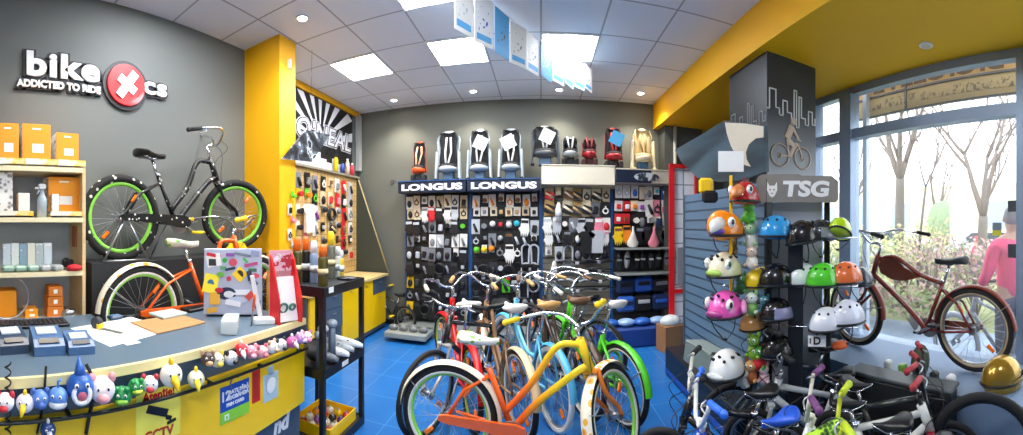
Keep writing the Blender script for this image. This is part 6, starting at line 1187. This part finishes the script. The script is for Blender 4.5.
# person in pink jacket with a bicycle
def person(label, loc, rz, h, jacket, trousers, hair, arms=True, skin='c99a82'):
    t = thing('person', label, 'person', loc, rz); s = h/1.75
    def skinned(name, chains, m, lv=2):
        V, E, Rr = [], [], []
        for ch in chains:
            base = None
            for i, (p, r) in enumerate(ch):
                if i == 0 and isinstance(p, int): base = p; continue
                V.append(tuple(q*s for q in p)); Rr.append(r*s)
                if base is not None: E.append((base, len(V)-1))
                base = len(V)-1
        me = bpy.data.meshes.new(name); me.from_pydata(V, E, []); me.materials.append(m); o = bpy.data.objects.new(name, me); C.objects.link(o); o.parent = t
        sk_ = o.modifiers.new('skin', 'SKIN'); me.skin_vertices.new() if not me.skin_vertices else None
        for v, r in zip(me.skin_vertices[0].data, Rr): v.radius = (r, r) if not isinstance(r, tuple) else r
        me.skin_vertices[0].data[0].use_root = True; sk_.use_smooth_shade = True
        sb = o.modifiers.new('sub', 'SUBSURF'); sb.levels = lv; sb.render_levels = lv
        return o
    body = [[((0, 0, .95), .13), ((0, 0, 1.1), .125), ((0, 0, 1.3), .15), ((0, 0, 1.42), .12), ((0, .0, 1.50), .055), ((.01, 0, 1.56), .07), ((.01, 0, 1.66), .088), ((.0, 0, 1.73), .055)],
            [(0, 0), ((0, .10, .85), .095), ((.02, .11, .48), .062), ((0, .11, .08), .042), ((.12, .12, .04), .035)], [(0, 0), ((0, -.10, .85), .095), ((.06, -.11, .48), .062), ((-.02, -.11, .08), .042), ((.10, -.12, .04), .035)],
            [(3, 0), ((0, .2, 1.38), .06), ((.03, .26, 1.12), .045), ((.20, .25, .97), .034), ((.27, .24, .95), .03)], [(3, 0), ((0, -.2, 1.38), .06), ((.03, -.26, 1.12), .045), ((.20, -.25, .97), .034), ((.27, -.24, .95), .03)]]
    skinned('body', body, mat('skin_'+skin, skin, .6))
    jk = [[((0, 0, .84), .185), ((0, 0, 1.1), .165), ((0, 0, 1.3), .18), ((0, 0, 1.42), .14), ((0, 0, 1.48), .075)], [(3, 0), ((0, .21, 1.37), .082), ((.03, .27, 1.12), .064), ((.17, .26, .99), .05)], [(3, 0), ((0, -.21, 1.37), .082), ((.03, -.27, 1.12), .064), ((.17, -.26, .99), .05)]]
    skinned('jacket', jk, mat('jacket_'+jacket, jacket, .7, noise=.1, scale=6))
    tr_ = [[((0, 0, .93), .155), ((0, 0, .86), .15)], [(1, 0), ((0, .10, .76), .105), ((.02, .11, .48), .078), ((0, .11, .10), .06)], [(1, 0), ((0, -.10, .76), .105), ((.06, -.11, .48), .078), ((-.02, -.11, .10), .06)]]
    skinned('trousers', tr_, mat('trousers_'+trousers, trousers, .8))
    MB().ell((-.015*s, 0, 1.665*s), (.105*s, .098*s, .11*s), 16, 10, fn=lambda q: (min(q[0], .45+.6*max(0, q[2])), q[1], max(q[2], -.75))).build('hair', mat('hair_'+hair, hair, .8, noise=.2, scale=40), t)
    for y in (-1, 1): MB().ell((.02*s, y*.092*s, 1.63*s), (.02*s, .012*s, .03*s), 8, 6).build('ear', mat('skin_'+skin, skin, .6), t)
    for y in (.11, -.12): MB().ell((.06, y, .045), (.13, .05, .045), 14, 8).build('shoe', black_pl, t)
    return t
person('person in a pink jacket with short grey hair, seen from behind outside at right edge', (3.62, 1.05, 0), .9, 1.83, 'f0487c', '34405a', '8d8a8c')
person('small child in red far down the pavement outside', (5.0, 1.99, .0), 1.2, 1.5, 'e8405c', '8a5a9a', '6a4a3a') if False else None
p = at(976, 240, d=9.5); person('small child in red jacket among the shrubs outside the window', (p.x, p.y, 0.0), 2.0, 1.35, 'e23a5c', '9a6ab0', 'c8505c')
bicycle('outdoor_bicycle', 'grey bicycle with pale tyres held by the person in pink outside', loc=(3.5, .72, 0), heading=1.35, frame='8f98a6', tyre=mat('pale_tyre', 'b9c3cf', .6), style='flat', bars='flat', saddle=black_pl, hb=.03, nsp=20, kick=False, R=.34, wb=1.05)
